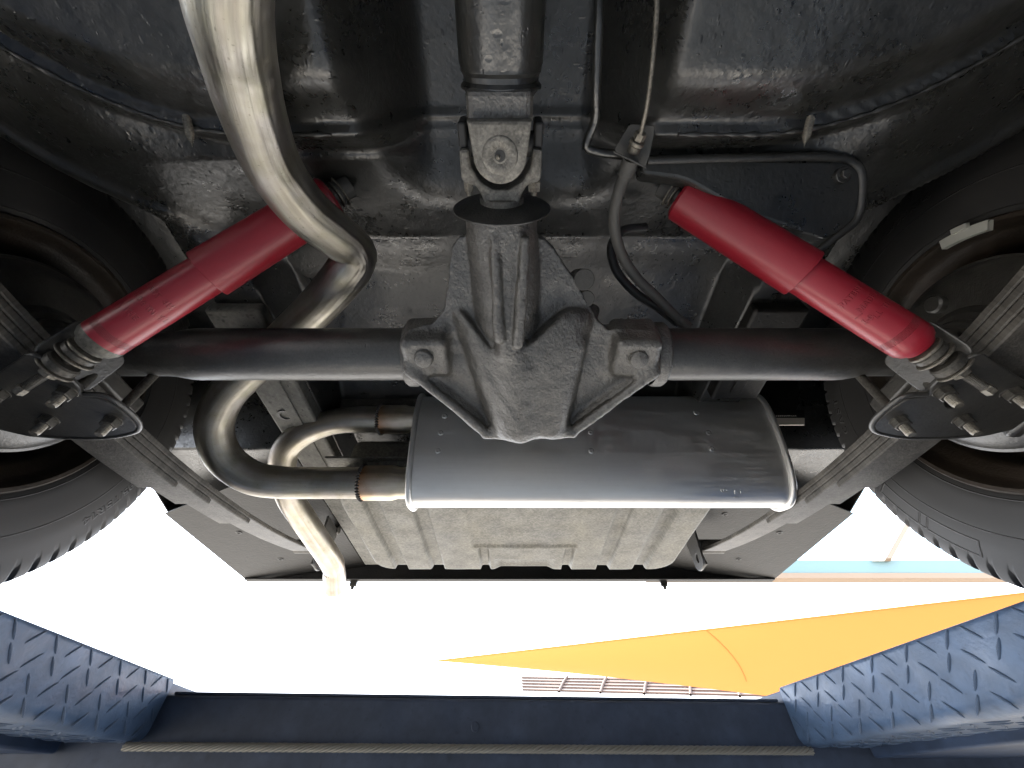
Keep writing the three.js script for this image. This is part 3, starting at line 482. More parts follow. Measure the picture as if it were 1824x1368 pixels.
// ---- fuel tank
{
  const cx = 0.033, hw = 0.42, z0 = 0.70, z1 = 1.136, yb = 0.43;
  const ribs = [[-0.335, 0.019], [-0.235, 0.019], [0.215, 0.019], [0.315, 0.019], [-0.105, 0.013, 0.985], [0.115, 0.013, 0.985]];
  const f = (x, zf) => {
    const qx = Math.abs(x - cx) - (hw - 0.075), qz = Math.abs(zf - (z0 + z1) / 2) - ((z1 - z0) / 2 - 0.075); const d = Math.hypot(Math.max(qx, 0), Math.max(qz, 0)) + Math.min(Math.max(qx, qz), 0) - 0.075;
    let y = yb; for (const [rx, w, zs] of ribs) { let m = 1 - smooth(w * 0.72, w, Math.abs(x - cx - rx)); if (zs) m *= smooth(zs - 0.006, zs + 0.006, zf - Math.abs(x - cx - rx) ** 2 * 40 * 0); y += 0.012 * m; }
    const pad = (1 - smooth(0.060, 0.085, Math.abs(x - cx))) * smooth(1.045, 1.06, zf); y += 0.012 * pad * (1 - smooth(1.09, 1.15, zf));
    const pad2 = (1 - smooth(0.125, 0.135, Math.abs(x - cx))) * (1 - smooth(0.965, 0.98, zf)); y += 0.005 * pad2;
    y += 0.07 * smooth(-0.03, 0, d) ** 2; return y + 0.0009 * n3(x * 25, zf * 25, 1);
  };
  const g = grid(240, 130, (i, j) => { const x = cx - hw + i * 2 * hw, z = z0 + j * (z1 - z0); return V(x, f(x, z), -z); });
  const tank = mesh('fuel_tank', g, M.galv, car, 'mottled galvanised fuel tank with pressed ribs');
  mesh('tank_flange', box(V(cx - hw - 0.012, 0.497, -z0 + 0.01), V(cx + hw + 0.012, 0.502, -z1 - 0.012), 0.002), M.galv, tank);
  mesh('tank_top', box(V(cx - hw + 0.02, 0.503, -z0 - 0.02), V(cx + hw - 0.02, 0.575, -z1 + 0.02), 0.02), M.galv, tank);
  const dr = atY(930, 897, yb); mesh('drain_boss', turned([[0, 0.038], [0.003, 0.0375], [0.0036, 0.034], [0.0030, 0]], dr.clone().add(V(0, 0.0025, 0)), dr, 40, 1), M.galv, tank);
}
// ---- shock absorbers
{
  const cv = document.createElement('canvas'); cv.width = 1024; cv.height = 1024; const k = cv.getContext('2d'); k.fillStyle = '#606060'; k.fillRect(0, 0, 1024, 1024); k.fillStyle = '#ffffff'; k.font = 'bold 60px sans-serif';
  const put = (t, x, y, s = 60) => { k.font = `bold ${s}px sans-serif`; k.fillText(t, x, y); };
  for (const x of [20, 530]) { put('PATENT  4H', x, 470); put('MADE IN  T L', x + 40, 590); put('I-9', x - 6, 690); put('LL  THE', x + 60, 710); k.fillRect(x - 14, 600, 60, 8); }
  k.fillStyle = '#c0c0c0'; for (let y = 905; y < 960; y += 9) for (let x = 0; x < 1024; x += 7) k.fillRect(x + (y % 2) * 3, y, 3 + ((x * 7 + y) % 4), 4);
  const bt = new THREE.CanvasTexture(cv); bt.wrapS = bt.wrapT = THREE.RepeatWrapping;
  const redText = phys(col(0.27, 0.010, 0.022), { roughness: 0.4, clearcoat: 0.4, clearcoatRoughness: 0.25, bumpMap: bt, bumpScale: 0.003 });
  const U = atY(1212, 352, 0.552), S = atY(1632, 614, 0.36);
  for (const s of [1, -1]) {
    const a = s > 0 ? U.clone() : mir(U), b = s > 0 ? S.clone() : mir(S), dir = b.clone().sub(a).normalize(), L = a.distanceTo(b), at = (t) => a.clone().addScaledVector(dir, t);
    const sh = group('shock_absorber', car, s > 0 ? 'bright red shock absorber on the right, embossed with lettering' : 'dark red shock absorber on the left, its top behind the exhaust pipe');
    const split = L * 0.555;
    mesh('dust_tube', turned([[0.0, 0.012], [0.0, 0.025], [0.004, 0.0285], [split, 0.0300], [split + 0.001, 0.0294], [split, 0.028]], a, b, 56, 0.5), M.red, sh);
    const h = L - split + 0.01, bg = new THREE.CylinderGeometry(0.0243, 0.0243, h - 0.012, 64, 1, true); bg.rotateX(Math.PI);
    bg.rotateY(s > 0 ? 2.3 : -0.16); bg.applyQuaternion(new THREE.Quaternion().setFromUnitVectors(V(0, 1, 0), dir)); const bm = at(split - 0.01 + (h - 0.012) / 2); bg.translate(bm.x, bm.y, bm.z);
    mesh('body_tube', bg, redText, sh);
    mesh('end_cup', turned([[0, 0.0243], [0.006, 0.0237], [0.012, 0.0205], [0.013, 0.018], [0.017, 0.016], [0.018, 0]], at(L - 0.012), at(L), 48, 0.7), s > 0 ? M.red : M.galv, sh, s > 0 ? null : 'base of the shock absorber worn to bare grey metal');
    mesh('upper_washer', merge([disc(at(-0.010), at(-0.007), 0.017, 28), disc(at(-0.016), at(-0.0135), 0.019, 28)]), M.bolt, sh);
    mesh('upper_bushing', merge([disc(at(-0.0135), at(-0.010), 0.015, 28), disc(at(-0.007), at(0.001), 0.010, 20), disc(at(-0.03), at(-0.016), 0.014, 20)]), M.hose, sh);
    mesh('lower_stud', threaded(at(L + 0.004), at(L + 0.088), 0.0052), M.boltDark, sh);
    mesh('lower_washer', merge([disc(at(L + 0.009), at(L + 0.012), 0.018, 28), disc(at(L + 0.021), at(L + 0.0235), 0.0205, 28), disc(at(L + 0.043), at(L + 0.0455), 0.0195, 28)]), M.bolt, sh);
    mesh('lower_bushing', merge([disc(at(L + 0.012), at(L + 0.021), 0.0175, 28, 0.002), disc(at(L + 0.032), at(L + 0.043), 0.017, 28, 0.002)]), M.boltDark, sh);
    mesh('lower_nut', merge([hex(at(L + 0.046), at(L + 0.055), 0.0095), hex(at(L + 0.078), at(L + 0.087), 0.0062)]), M.bolt, sh);
  }
}
// ---- leaf springs and spring plates
{
  const arc = (zf, k) => 0.381 - 0.0102 * k + 0.185 * (zf - 0.36) * (zf - 0.36), X = 0.583;
  const leaf = (z0, z1, k, w, t) => grid(8, 62, (i, j) => { const row = Math.round(j * 62), shut = row === 0 || row === 62 ? 0 : 1, zf = lerp(z0, z1, clamp((row - 1) / 60)), y = arc(zf, k), sl = 0.37 * (zf - 0.36), n = V(0, 1, sl).normalize(); const c = 0.0016, S = [[-w, c - t], [c - w, -t], [w - c, -t], [w, c - t], [w, t - c], [w - c, t], [c - w, t], [-w, t - c], [-w, c - t]]; const q = S[Math.round(i * 8)]; return V(XC + X + q[0] * shut, y + n.y * q[1] * shut, -zf + n.z * q[1] * shut); }, (i, j, p) => [p.x + i * 0.001, p.z]);
  const ends = (g) => creased(g, 0.5);
  const P0 = V(0, 0.336, 0), plateN = V(0, -1, 0);
  for (const s of [1, -1]) {
    const fix = (g) => (s > 0 ? g : mirGeo(g)), fp = (p) => (s > 0 ? p : mir(p));
    const sp = group('leaf_spring', car, s > 0 ? 'leaf spring pack on the right of the photo' : 'leaf spring pack on the left of the photo');
    [[-0.55, 1.12], [-0.3, 0.79], [-0.1, 0.66], [0.02, 0.575]].forEach(([z0, z1], k) => mesh('leaf', fix(ends(leaf(z0, z1, k, 0.032, 0.0046))), M.spring, sp));
    const e = V(XC + X, arc(1.12, 0) + 0.012, -1.125); mesh('spring_eye', fix(disc(V(e.x - 0.034, e.y, e.z), V(e.x + 0.034, e.y, e.z), 0.019, 32)), M.spring, sp);
    // shackle plate with a hole, hanging inside of the eye
    const px = e.x - 0.062, hole = []; for (let q = 0; q < 16; q++) { const a = q / 16 * Math.PI * 2; hole.push(V(px, 0.455 + 0.012 * Math.cos(a), -1.10 + 0.0075 * Math.sin(a))); }
    const tab = [V(px, 0.56, -1.06), V(px, 0.56, -1.15)]; for (let q = 0; q <= 12; q++) { const a = q / 12 * Math.PI; tab.push(V(px, 0.452 - 0.028 * Math.sin(a), -1.10 - 0.030 * Math.cos(a))); }
    mesh('shackle_plate', fix(prism(tab, V(1, 0, 0), 0.006, 0.001, [hole])), M.plate, sp);
    mesh('shackle_plate', fix(prism([V(e.x - 0.044, 0.44, -1.10), V(e.x - 0.044, 0.44, -1.15), V(e.x - 0.044, 0.56, -1.19), V(e.x - 0.044, 0.56, -1.13)], V(1, 0, 0), 0.006, 0.001)), M.spring, sp);
    mesh('shackle_bolt', fix(merge([hex(V(e.x - 0.05, e.y + 0.06, e.z - 0.02), V(e.x - 0.066, e.y + 0.06, e.z - 0.02), 0.014), disc(V(e.x - 0.05, e.y, e.z), V(e.x + 0.05, e.y, e.z), 0.008, 16)])), M.boltDark, sp);
    // plate under the spring, from the outline of the right one
    const out = [[1612, 704], [1650, 700], [1648, 688], [1700, 640], [1742, 623], [1800, 662], [1850, 692], [1880, 725], [1830, 752], [1745, 772], [1690, 777], [1610, 778], [1570, 772], [1553, 762], [1552, 750], [1575, 728]].map(([x, y]) => fp(atPlane(x, y, P0, plateN)));
    const slot = []; { const c = atPlane(1690, 712, P0, plateN); for (let q = 0; q < 16; q++) { const a = q / 16 * Math.PI * 2, u = Math.cos(a) * 0.0130, v = Math.sin(a) * 0.0062; slot.push(fp(V(c.x + u * 0.82 + v * 0.57, c.y, c.z - u * -0.57 * -1 + v * 0.82))); } }
    let o2 = soften(out, 0.008); if (s < 0) o2 = o2.reverse();
    const pl = mesh('spring_plate', prism(o2, plateN, 0.006, 0.0018, [slot]), M.plate, car, s > 0 ? 'black spring plate with four stud ends on the right' : 'black spring plate with four stud ends on the left');
    // rolled lip round the outer edge
    const lip = [[1650, 702], [1610, 706], [1578, 727], [1554, 752], [1556, 766], [1580, 774], [1620, 779], [1690, 778], [1745, 772]].map(([x, y]) => fp(atPlane(x, y, V(0, 0.3315, 0), plateN)));
    mesh('plate_lip', tube(lip, 0.0032, 70, 10, { cap: true }), M.plate, pl);
    // upright tab that carries the shock absorber
    const td = fp(atPlane(1648, 702, P0, plateN)), te = fp(atPlane(1745, 625, P0, plateN)), th = V(-s * 0.018, 0.055, 0.006);
    const tn = te.clone().sub(td).cross(th).normalize(); mesh('shock_tab', prism(soften([td, te, te.clone().add(th), td.clone().add(th)], 0.012), tn, 0.005, 0.0015), M.plate, pl);
    // U-bolt ends
    for (const [px, py] of [[1594, 742], [1706, 740], [1672, 690], [1792, 692]]) { const p = fp(atPlane(px, py, P0, plateN)), q = p.clone().add(V(0, -0.030, 0)); mesh('u_bolt_nut', merge([hex(p.clone().add(V(0, -0.0055, 0)), p.clone().add(V(0, -0.016, 0)), 0.0098), disc(p.clone().add(V(0, -0.004, 0)), p.clone().add(V(0, -0.0065, 0)), 0.011, 24)]), M.boltDark, pl); mesh('u_bolt_end', threaded(p, q, 0.0056), M.bolt, pl); }
    // spring seat and U-bolt bars above the plate
    mesh('spring_seat', fix(box(V(XC + X - 0.040, 0.384, -0.29), V(XC + X + 0.040, 0.41, -0.43), 0.005)), M.plate, pl);
    mesh('u_bolt_bar', merge([[1660, 690], [1600, 742]].map(([x, y]) => { const p = fp(atPlane(x, y, P0, plateN)); return disc(p, V(p.x, 0.46, p.z), 0.0058, 14); })), M.boltDark, pl);
  }
}
// ---- wheels
{
  const W = V(XC + 0.69, 0.44, -0.36);                                              // inner face of the right tyre, on the axle line
  // text ring on the side wall
  const cv = document.createElement('canvas'); cv.width = 2048; cv.height = 256; const k = cv.getContext('2d'); k.fillStyle = '#404040'; k.fillRect(0, 0, 2048, 256); k.fillStyle = '#ffffff';
  k.font = 'bold 26px sans-serif'; for (const x of [30, 528]) { k.fillText('P195/75R14', x, 96); } k.font = 'bold 28px sans-serif'; for (const x of [1622]) k.fillText('C A S T', x, 100);
  k.fillRect(0, 128, 2048, 3); k.fillRect(0, 228, 2048, 3); k.strokeStyle = '#fff'; k.lineWidth = 3; for (const x of [960, 1085, 1300, 1385]) { k.strokeRect(x, 62, 100, 34); }
  const bt = new THREE.CanvasTexture(cv); bt.wrapS = THREE.RepeatWrapping;
  const wallMat = mat(col(0.031, 0.030, 0.029), { roughness: 0.62, bumpMap: bt, bumpScale: 0.0016 });
  const prof = [[0.010, 0.192], [0.004, 0.200], [0.001, 0.208], [0.0, 0.222], [-0.001, 0.245], [0.001, 0.268], [0.006, 0.285], [0.012, 0.298], [0.018, 0.306], [0.0245, 0.3125], [0.034, 0.3155], [0.050, 0.3175], [0.095, 0.3190], [0.140, 0.3175], [0.156, 0.3155], [0.1655, 0.3125], [0.172, 0.306], [0.178, 0.298], [0.184, 0.285], [0.189, 0.268], [0.191, 0.245], [0.190, 0.222], [0.186, 0.200]];
  const c2 = new THREE.CatmullRomCurve3(prof.map(([x, r]) => V(x, r, 0)), false, 'centripetal');
  const tyreGeo = (a0, a1) => grid(936, 44, (i, j) => {
    const p = c2.getPoint(lerp(a0, a1, j)); let r = p.y + 0.0135 * smooth(0.26, 0.31, p.y), x = p.x; const a = i * Math.PI * 2, band = smooth(0.291, 0.296, p.y);
    const ph = ((i * 78 + 2.2 * (x - 0.095)) % 1 + 1) % 1, g = band * (1 - smooth(0.10, 0.15, Math.min(ph, 1 - ph)) ) * (x < 0.04 || x > 0.15 ? 1 : 0.7); const dn = 0.0055 * g; r -= dn * smooth(0.296, 0.313, p.y); if (x < 0.03) x += dn * 0.7; if (x > 0.16) x -= dn * 0.7;
    for (const gx of [0.045, 0.078, 0.112, 0.145]) r -= 0.006 * (1 - smooth(0.0025, 0.004, Math.abs(x - gx))) * band;
    if (p.y > 0.284 && p.y < 0.2915 && x < 0.02) x += 0.0012;
    return V(x, r * Math.cos(a), r * Math.sin(a));
  }, (i, j) => [i, (c2.getPoint(lerp(a0, a1, j)).y - 0.19) / 0.13], true);
  const rimProf = [[0.004, 0.196], [0.001, 0.193], [0.002, 0.188], [0.010, 0.184], [0.022, 0.182], [0.030, 0.176], [0.038, 0.164], [0.052, 0.158], [0.090, 0.157], [0.104, 0.160], [0.112, 0.150], [0.116, 0.134], [0.110, 0.120], [0.100, 0.105], [0.104, 0.08]];
  const drum = [[-0.030, 0.034], [-0.030, 0.060], [-0.022, 0.070], [-0.022, 0.108], [-0.015, 0.122], [-0.006, 0.132], [0.0, 0.135], [0.002, 0.139], [0.006, 0.139], [0.006, 0.131], [0.060, 0.128], [0.098, 0.122]];
  for (const s of [1, -1]) {
    const w = new THREE.Group(); w.name = 'wheel'; w.userData.label = s > 0 ? 'right wheel seen from inside, with a silver balance weight' : 'left wheel seen from inside, in deep shade';
    const p = s > 0 ? W : mir(W); w.position.copy(p).add(SHIFT); if (s < 0) w.rotation.y = Math.PI; car.add(w);
    const spin = s > 0 ? 0 : 0; const rot = (g) => { g.rotateX(spin); return g; };
    const add = (n, g, m, par = w, l) => mesh(n, rot(g), m, par, l, null);
    const ty = add('tyre', tyreGeo(0, 1), wallMat, w);
    const rim = add('rim', turned(rimProf, V(0, 0, 0), V(1, 0, 0), 96, 0.7), M.rim, w);
    const hub = add('wheel_disc', turned([[0.104, 0.081], [0.108, 0.05], [0.110, 0]], V(0, 0, 0), V(1, 0, 0), 48), M.rim, rim);
    const bp = add('brake_drum', turned(drum, V(0, 0, 0), V(1, 0, 0), 96, 0.5), M.plate, w);
    add('backing_plate_boss', merge([disc(V(-0.045, 0, 0), V(-0.02, 0, 0), 0.050, 40, 0.004), disc(V(-0.034, 0.085, 0.03), V(-0.01, 0.085, 0.03), 0.014, 24, 0.003), box(V(-0.030, -0.115, -0.05), V(-0.012, -0.075, 0.03), 0.008)]), M.plate, bp);
    if (s > 0) {
      const a0 = -0.20 + Math.PI / 2, seg = (r0, r1, x0, x1, b0, b1) => { const g = grid(20, 4, (i, j) => { const a = lerp(b0, b1, i), q = [[x0, r1], [x0, r0], [x1, r0], [x1, r1], [x0, r1]][Math.round(j * 4)]; return V(q[0], q[1] * Math.cos(a), q[1] * Math.sin(a)); }); return creased(g, 0.4); };
      const wt = add('wheel_weight', seg(0.176, 0.1905, -0.007, 0.001, 0.52, 0.86), M.lead, rim, 'silver balance weight clipped to the rim');
      add('weight_clip', seg(0.189, 0.197, -0.009, -0.004, 0.62, 0.73), M.lead, rim);
    }
  }
}
// ---- brake pipes and hoses
{
  const bl = mesh('brake_pipe', tube([V(0.075, 0.47, 0.5), atD(1068, -60, 0.34), atD(1066, 40, 0.355), atD(1062, 150, 0.385), atD(1060, 215, 0.41), atD(1050, 240, 0.42), atD(1044, 262, 0.428), atD(1060, 270, 0.432), atD(1108, 277, 0.44)], 0.0046, 160, 14), M.shaft, car);
  mesh('fuel_pipe', tube([V(0.12, 0.45, 0.5), atD(1172, -60, 0.325), atD(1169, 30, 0.34), atD(1160, 130, 0.365), atD(1152, 190, 0.385), atD(1141, 240, 0.405)], 0.0023, 120, 12), M.bolt, car, 'thin bare steel brake pipe running back to the hose');
  const hb = mesh('hose_bracket', merge([prism(soften([[1093, 268], [1122, 222], [1166, 226], [1156, 280], [1148, 300]].map(([x, y]) => atD(x, y, 0.435)), 0.004), ray(1130, 260).negate().normalize(), 0.003, 0.0008), prism([[1092, 268], [1150, 296], [1152, 301], [1094, 273]].map(([x, y]) => atD(x, y, 0.425)), ray(1120, 280).negate().normalize(), 0.012, 0.0006)]), M.hose, car);
  const a = atD(1143, 236, 0.407), b = atD(1126, 272, 0.424); mesh('pipe_nut', merge([hex(a, a.clone().lerp(b, 0.4), 0.0062), disc(a.clone().lerp(b, 0.4), a.clone().lerp(b, 0.62), 0.0082, 20), disc(a.clone().lerp(b, 0.62), b, 0.0068, 20)]), M.bolt, hb);
  const h0 = [atD(1124, 284, 0.43), atD(1116, 305, 0.44), atD(1101, 345, 0.455), atD(1094, 395, 0.48), atD(1104, 445, 0.505), atD(1130, 490, 0.53), atD(1170, 530, 0.555), atD(1208, 568, 0.575), atD(1224, 582, 0.58)];
  mesh('brake_hose', tube(h0, (t) => 0.0068 + (t < 0.07 ? 0.0022 : 0) + (t > 0.93 ? 0.0012 : 0), 140, 18), M.hose, car, 'grey rubber brake hose curving down to the axle');
  mesh('breather_hose', tube([atD(1150, 405, 0.57), atD(1108, 412, 0.56), atD(1089, 440, 0.55), atD(1096, 478, 0.555), atD(1130, 520, 0.57), atD(1172, 548, 0.58), atD(1206, 575, 0.585)], 0.0062, 120, 16), M.black, car);
}
// ---- outer body: quarter panels, rear valance, lids (close the body so that light enters from below only)
{
  for (const s of [1, -1]) {
    const x = XC + s * 0.93, pts = []; const add = (z, y) => pts.push(V(x, y, -z));
    add(-3.1, 0.36); add(-3.1, 1.02); add(1.48, 1.02); add(1.50, 0.60); add(1.455, 0.53); add(1.02, 0.53); add(0.90, 0.56);
    for (let k = 1; k < 18; k++) { const a = -0.35 + (k / 18) * (Math.PI + 0.5); add(0.36 + 0.40 * Math.cos(a), 0.455 + 0.30 * Math.sin(a)); }
    add(-0.06, 0.40);
    mesh('quarter_panel', prism(s > 0 ? pts : pts.reverse(), V(s, 0, 0), 0.004, 0.001), M.trunk, car, s > 0 ? 'lower edge of the right rear quarter panel' : 'lower edge of the left rear quarter panel');
    // inner skin of the quarter behind the wheel, with drain holes
    const q = mesh('quarter_inner', prism([V(XC + s * 0.52, 0.575, -0.80), V(XC + s * 0.925, 0.527, -0.98), V(XC + s * 0.925, 0.527, -1.455), V(XC + s * 0.52, 0.575, -1.455)].sort(() => 0), V(-s * 0.1185, -1, 0).normalize(), 0.003, 0.0008), M.trunk, car);
    for (const [a, b] of [[0.62, 1.05], [0.70, 1.15], [0.66, 1.28], [0.80, 1.12], [0.76, 1.32]]) { const y = lerp(0.575, 0.527, (a - 0.52) / 0.405) - 0.0025; mesh('drain_hole_rim', turned([[0, 0.004], [0.002, 0.005], [0.002, 0.0085], [0, 0.0095]], V(XC + s * a, y, -b), V(XC + s * a, y - 1, -b), 16), M.black, q); }
  }
  const v = [V(-0.94, 0.527, -1.455), V(0.924, 0.527, -1.455), V(0.924, 1.02, -1.455), V(-0.94, 1.02, -1.455)];
  const rv = mesh('rear_valance', prism(v, V(0, 0, -1), 0.02, 0.004), M.trunk, car, 'dark rear valance closing the back of the car');
  mesh('valance_lip', box(V(-0.93, 0.520, -1.43), V(0.914, 0.526, -1.456), 0.002), M.trunk, rv);
  for (const px of [630, 1182]) { const p = atZ(px, 1038, -1.45); mesh('valance_clip', merge([box(p.clone().add(V(-0.012, -0.012, -0.006)), p.clone().add(V(0.012, 0.012, 0.006)), 0.003), disc(p, p.clone().add(V(0, -0.022, 0)), 0.006, 12)]), M.boltDark, rv); }
  mesh('upper_body', box(V(-0.935, 0.985, 3.1), V(0.92, 1.005, -1.45), 0.004), M.bodyPaint, car);
  mesh('front_floor', box(V(-0.92, 0.50, 1.34), V(0.90, 0.53, 3.1), 0.004), M.coat, car);
}

// ---------------------------------------------------------------- the lift
const LIFT = THREE.MathUtils.degToRad(4.06);              // the lift stands a little askew to the car
const askew = (o) => { const p = o.position.clone().sub(EYE).applyAxisAngle(V(0, 1, 0), LIFT); o.position.copy(p.add(EYE)); o.rotation.y = LIFT; return o; };
{
  const lug = new THREE.SphereGeometry(1, 10, 6, 0, Math.PI * 2, 0, Math.PI / 2); lug.rotateX(Math.PI / 2); lug.scale(0.0108, 0.0017, 0.0016);     // lies in xy, stands towards z
  for (const s of [1, -1]) {
    const XI = s > 0 ? 0.495 : 0.461, base = V(EYE.x + s * (XI + 0.27), EYE.y + 0.0, -0.3);
    const rw = thing('lift_runway', base, s > 0 ? 'blue tread plate runway of the lift under the right wheel' : 'blue tread plate runway of the lift under the left wheel', 'lift runway'); askew(rw);
    const L = (x, y, z) => V(EYE.x + s * x, EYE.y + y, z).sub(base), yt = 0.125, yb = 0.052, zr = -0.776, zf = 2.6;
    // folded sheet: top, inner side, bend, underside
    const prof = []; prof.push([XI + 0.54, yt - 0.02], [XI + 0.05, yt - 0.02], [XI + 0.03, yt], [XI + 0.006, yt]); for (let k = 0; k <= 5; k++) { const a = k / 5 * Math.PI / 2; prof.push([XI + 0.006 - 0.006 * Math.sin(a), yt - 0.006 + 0.006 * Math.cos(a)]); } for (let k = 0; k <= 8; k++) { const a = k / 8 * Math.PI / 2; prof.push([XI + 0.014 - 0.014 * Math.cos(a), yb + 0.014 - 0.014 * Math.sin(a)]); } prof.push([XI + 0.105, yb]);
    const n = prof.length - 1; const g = grid(n, 60, (i, j) => { const [x, y] = prof[Math.round(i * n)]; return L(x, y, lerp(zr, zf, j)); }, (i, j, p) => [p.z, prof.slice(0, Math.round(i * n) + 1).reduce((a, q, k) => k ? a + Math.hypot(q[0] - prof[k - 1][0], q[1] - prof[k - 1][1]) : 0, 0)]);
    mesh('tread_plate', creased(g, 0.5), M.lift, rw, null, null);
    mesh('inner_channel', merge([box(L(XI + 0.106, yb - 0.012, zr), L(XI + 0.30, yb + 0.03, zf), 0.004), box(L(XI + 0.5, yb, zr), L(XI + 0.54, yt - 0.003, zf), 0.004)]), M.liftDark, rw, null, null);
    mesh('end_bracket', box(L(XI + 0.003, 0.085, zr - 0.002), L(XI + 0.40, 0.121, zr - 0.19), 0.004), M.liftDark, rw, null, null);
    const put = (p, nx, ny, ang) => { const o = new THREE.Mesh(lug, M.lift); o.name = 'tread_lug'; o.castShadow = o.receiveShadow = true; o.position.copy(p); const nrm = V(nx, ny, 0), zax = V(0, 0, 1), yy = nrm.clone().cross(zax); const d = zax.clone().multiplyScalar(Math.cos(ang)).addScaledVector(yy, Math.sin(ang)); o.quaternion.setFromRotationMatrix(new THREE.Matrix4().makeBasis(d, nrm.clone().cross(d), nrm)); rw.add(o); };
    let row = 0;
    for (let v = 0.010; v < 0.066; v += 0.0175, row++) for (let k = 0; k < 20; k++) { const z = -0.764 + k * 0.0285 + (row % 2) * 0.01425; if (z > -0.22) continue; put(L(XI, yt - v, z), -s, 0, ((k + row) % 2 ? 1 : -1) * Math.PI / 4 * 1.02); }
    for (let v = 0.024; v < 0.10; v += 0.0175, row++) for (let k = 0; k < 20; k++) { const z = -0.764 + k * 0.0285 + (row % 2) * 0.01425; if (z > -0.28) continue; put(L(XI + v, yb, z), 0, -1, ((k + row) % 2 ? 1 : -1) * Math.PI / 4); }
  }
  const bb = V(EYE.x, EYE.y - 0.16, -0.85), B = (x, y, z) => V(EYE.x + x, EYE.y + y, z).sub(bb);
  const beam = thing('lift_crossbeam', bb, 'blue painted steel crossbeam of the lift between the two runways', 'lift beam'); askew(beam);
  mesh('beam', box(B(-0.98, -0.14, -0.779), B(0.98, 0.106, -0.9), 0.006), M.beam, beam, null, null);
  mesh('beam_flange', box(B(-0.458, 0.1065, -0.785), B(0.492, 0.1105, -0.9), 0.002), M.beam, beam, null, null);
  mesh('beam_plug', disc(B(0.0, 0.072, -0.7775), B(0.0, 0.072, -0.7805), 0.006, 20), M.beam, beam, null, null);
  const base = V(EYE.x, EYE.y + 0.047, -0.762), off = EYE.clone().sub(base), a = V(-0.475, 0.047, -0.762), d = V(1, 0, 0), n1 = V(0, 0, 1), n2 = V(0, 1, 0), LL = 0.975;
  const cab = askew(thing('steel_cable', base, 'twisted steel wire rope stretched along the crossbeam', 'cable'));
  for (let k = 0; k < 6; k++) {
    const N = 360, c = []; for (let i = 0; i <= N; i++) { const t = i / N * LL, q = k * Math.PI / 3 + t / 0.052 * Math.PI * 2; c.push(a.clone().addScaledVector(d, t).addScaledVector(n1, 0.0033 * Math.cos(q)).addScaledVector(n2, 0.0033 * Math.sin(q)).add(off)); }
    mesh('strand', new THREE.TubeGeometry(new THREE.CatmullRomCurve3(c), N * 2, 0.00185, 7), M.wire, cab, null, null);
  }
}

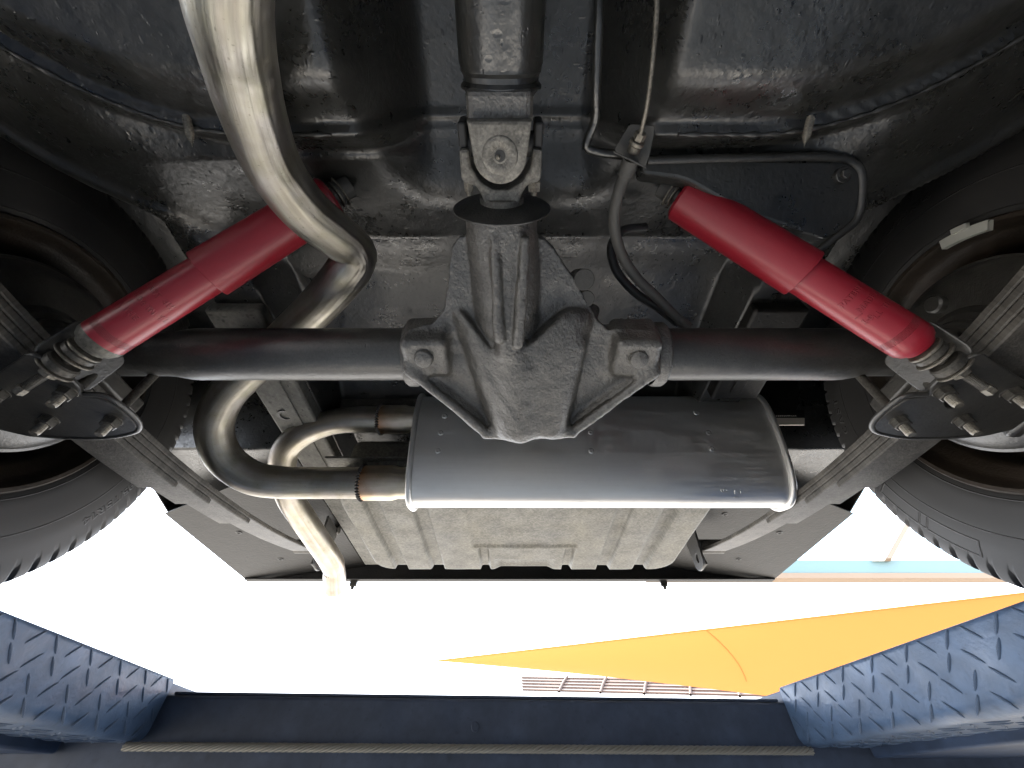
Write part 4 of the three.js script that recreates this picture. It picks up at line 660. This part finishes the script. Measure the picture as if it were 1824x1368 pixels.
// ---------------------------------------------------------------- beyond the car
{
  // orange shade sail
  const P = (px, py, d) => atD(px, py, d).add(EYE);
  const A = P(774, 1177, 8.6), B = P(1930, 1044, 5.2), C = P(1570, 1266, 6.2), base = C.clone(); 
  const sail = thing('shade_sail', base, 'orange shade sail stretched to a point behind the car', 'shade sail');
  const pt = (u, v) => { const l = A.clone().lerp(B, u), r = A.clone().lerp(C, u); const p = l.lerp(r, v); p.y += -0.20 * Math.sin(Math.PI * u) * (v - 0.0) * (1 - v) * 2 + 0.05 * Math.sin(Math.PI * u) * v; return p.sub(base); };
  mesh('sail_cloth', grid(50, 20, (i, j) => pt(i, j), (i, j, p) => [p.x, p.z]), M.sail, sail, null, null);
  mesh('sail_hem', tube(Array.from({ length: 30 }, (_, i) => pt(0.004 + i / 29.2, 0)), 0.011, 60, 8), M.seam, sail, null, null);
  mesh('sail_seam', tube(Array.from({ length: 12 }, (_, i) => pt(0.545 + 0.18 * i / 11, 0.01 + i / 11 * 0.80).add(V(0, -0.006, 0))), 0.006, 40, 6), M.seam, sail, null, null);
  // glazed canopy at the right
  const Z = -5.2, F = (px, py, z = Z) => atZ(px, py, z).add(EYE), o = F(1460, 1030); o.y = 0;
  const can = thing('glazed_canopy', o, 'glazed canopy with a pale teal beam and sloping white rafter beyond the right tyre', 'canopy');
  const l = (p) => p.sub(o), y0 = F(1460, 1021).y - 0, y1 = F(1460, 997).y, xl = F(1150, 1010).x, xr = F(1900, 1010).x;
  mesh('teal_beam', box(l(V(xl, y0, Z)), l(V(xr, y1, Z - 0.12)), 0.01), M.teal, can, null, null);
  mesh('soffit', box(l(V(xl, F(1460, 1031).y, Z + 0.02)), l(V(xr, y0 - 0.002, Z - 0.14)), 0.004), M.beige, can, null, null);
  const ra = F(1572, 1000, Z + 0.02), rb = F(1640, 880, Z - 0.3); const raft = (w0, w1, m, n) => mesh(n, prism([V(ra.x + w0, ra.y, ra.z), V(ra.x + w1, ra.y, ra.z), V(rb.x + w1, rb.y, rb.z), V(rb.x + w0, rb.y, rb.z)].map(l), V(0, 0.3, 1).normalize(), 0.06, 0.004), m, can, null, null);
  raft(-0.14, 0.02, M.offwhite, 'rafter'); raft(0.022, 0.10, M.beige, 'rafter_strip');
  for (const [p0, p1] of [[1390, 1545], [1600, 1720]]) mesh('glass_pane', prism([V(F(p0, 998, Z - 0.05).x, y1 + 0.002, Z - 0.05), V(F(p1, 998, Z - 0.05).x, y1 + 0.002, Z - 0.05), V(F(p1 + 30, 870, Z - 0.4).x, F(p1, 870, Z - 0.4).y, Z - 0.4), V(F(p0 + 30, 870, Z - 0.4).x, F(p0, 870, Z - 0.4).y, Z - 0.4)].map(l), V(0, 0.3, 1).normalize(), 0.008, 0.001), phys(col(0.80, 0.93, 0.97), { transmission: 0.85, roughness: 0.3 }), can, null, null);
  // ribbed roof edge low behind the lift
  const R0 = P(930, 1231, 9.2), R1b = P(1480, 1245, 7.6), T0 = P(930, 1190, 9.2), rb0 = R0.clone(); rb0.y = 0;
  const roof = thing('ribbed_roof', rb0, 'pale ribbed roof edge low behind the crossbeam', 'roof');
  const lr = (u, v, o2 = 0) => { const p = R0.clone().lerp(R1b, u).add(V(0, (T0.y - R0.y) * v, -0.5 * v)).add(V(0, 0, o2)); return p.sub(rb0); };
  mesh('roof_sheet', grid(10, 4, (i, j) => lr(i, j)), M.roof, roof, null, null);
  for (let k = 0; k < 5; k++) mesh('roof_rib', tube([lr(0, 0.1 + k * 0.2, 0.03), lr(0.5, 0.1 + k * 0.2, 0.03), lr(1, 0.1 + k * 0.2, 0.03)], 0.014, 12, 8), M.roofRib, roof, null, null);
  for (let k = 0; k < 6; k++) mesh('roof_batten', tube([lr(0.14 + k * 0.15, 0, 0.05), lr(0.16 + k * 0.15, 0.5, 0.05), lr(0.185 + k * 0.15, 1, 0.05)], 0.03, 8, 8), M.roofRib, roof, null, null);
}

camera.far = 600; camera.updateProjectionMatrix();
renderer.render(scene, camera);
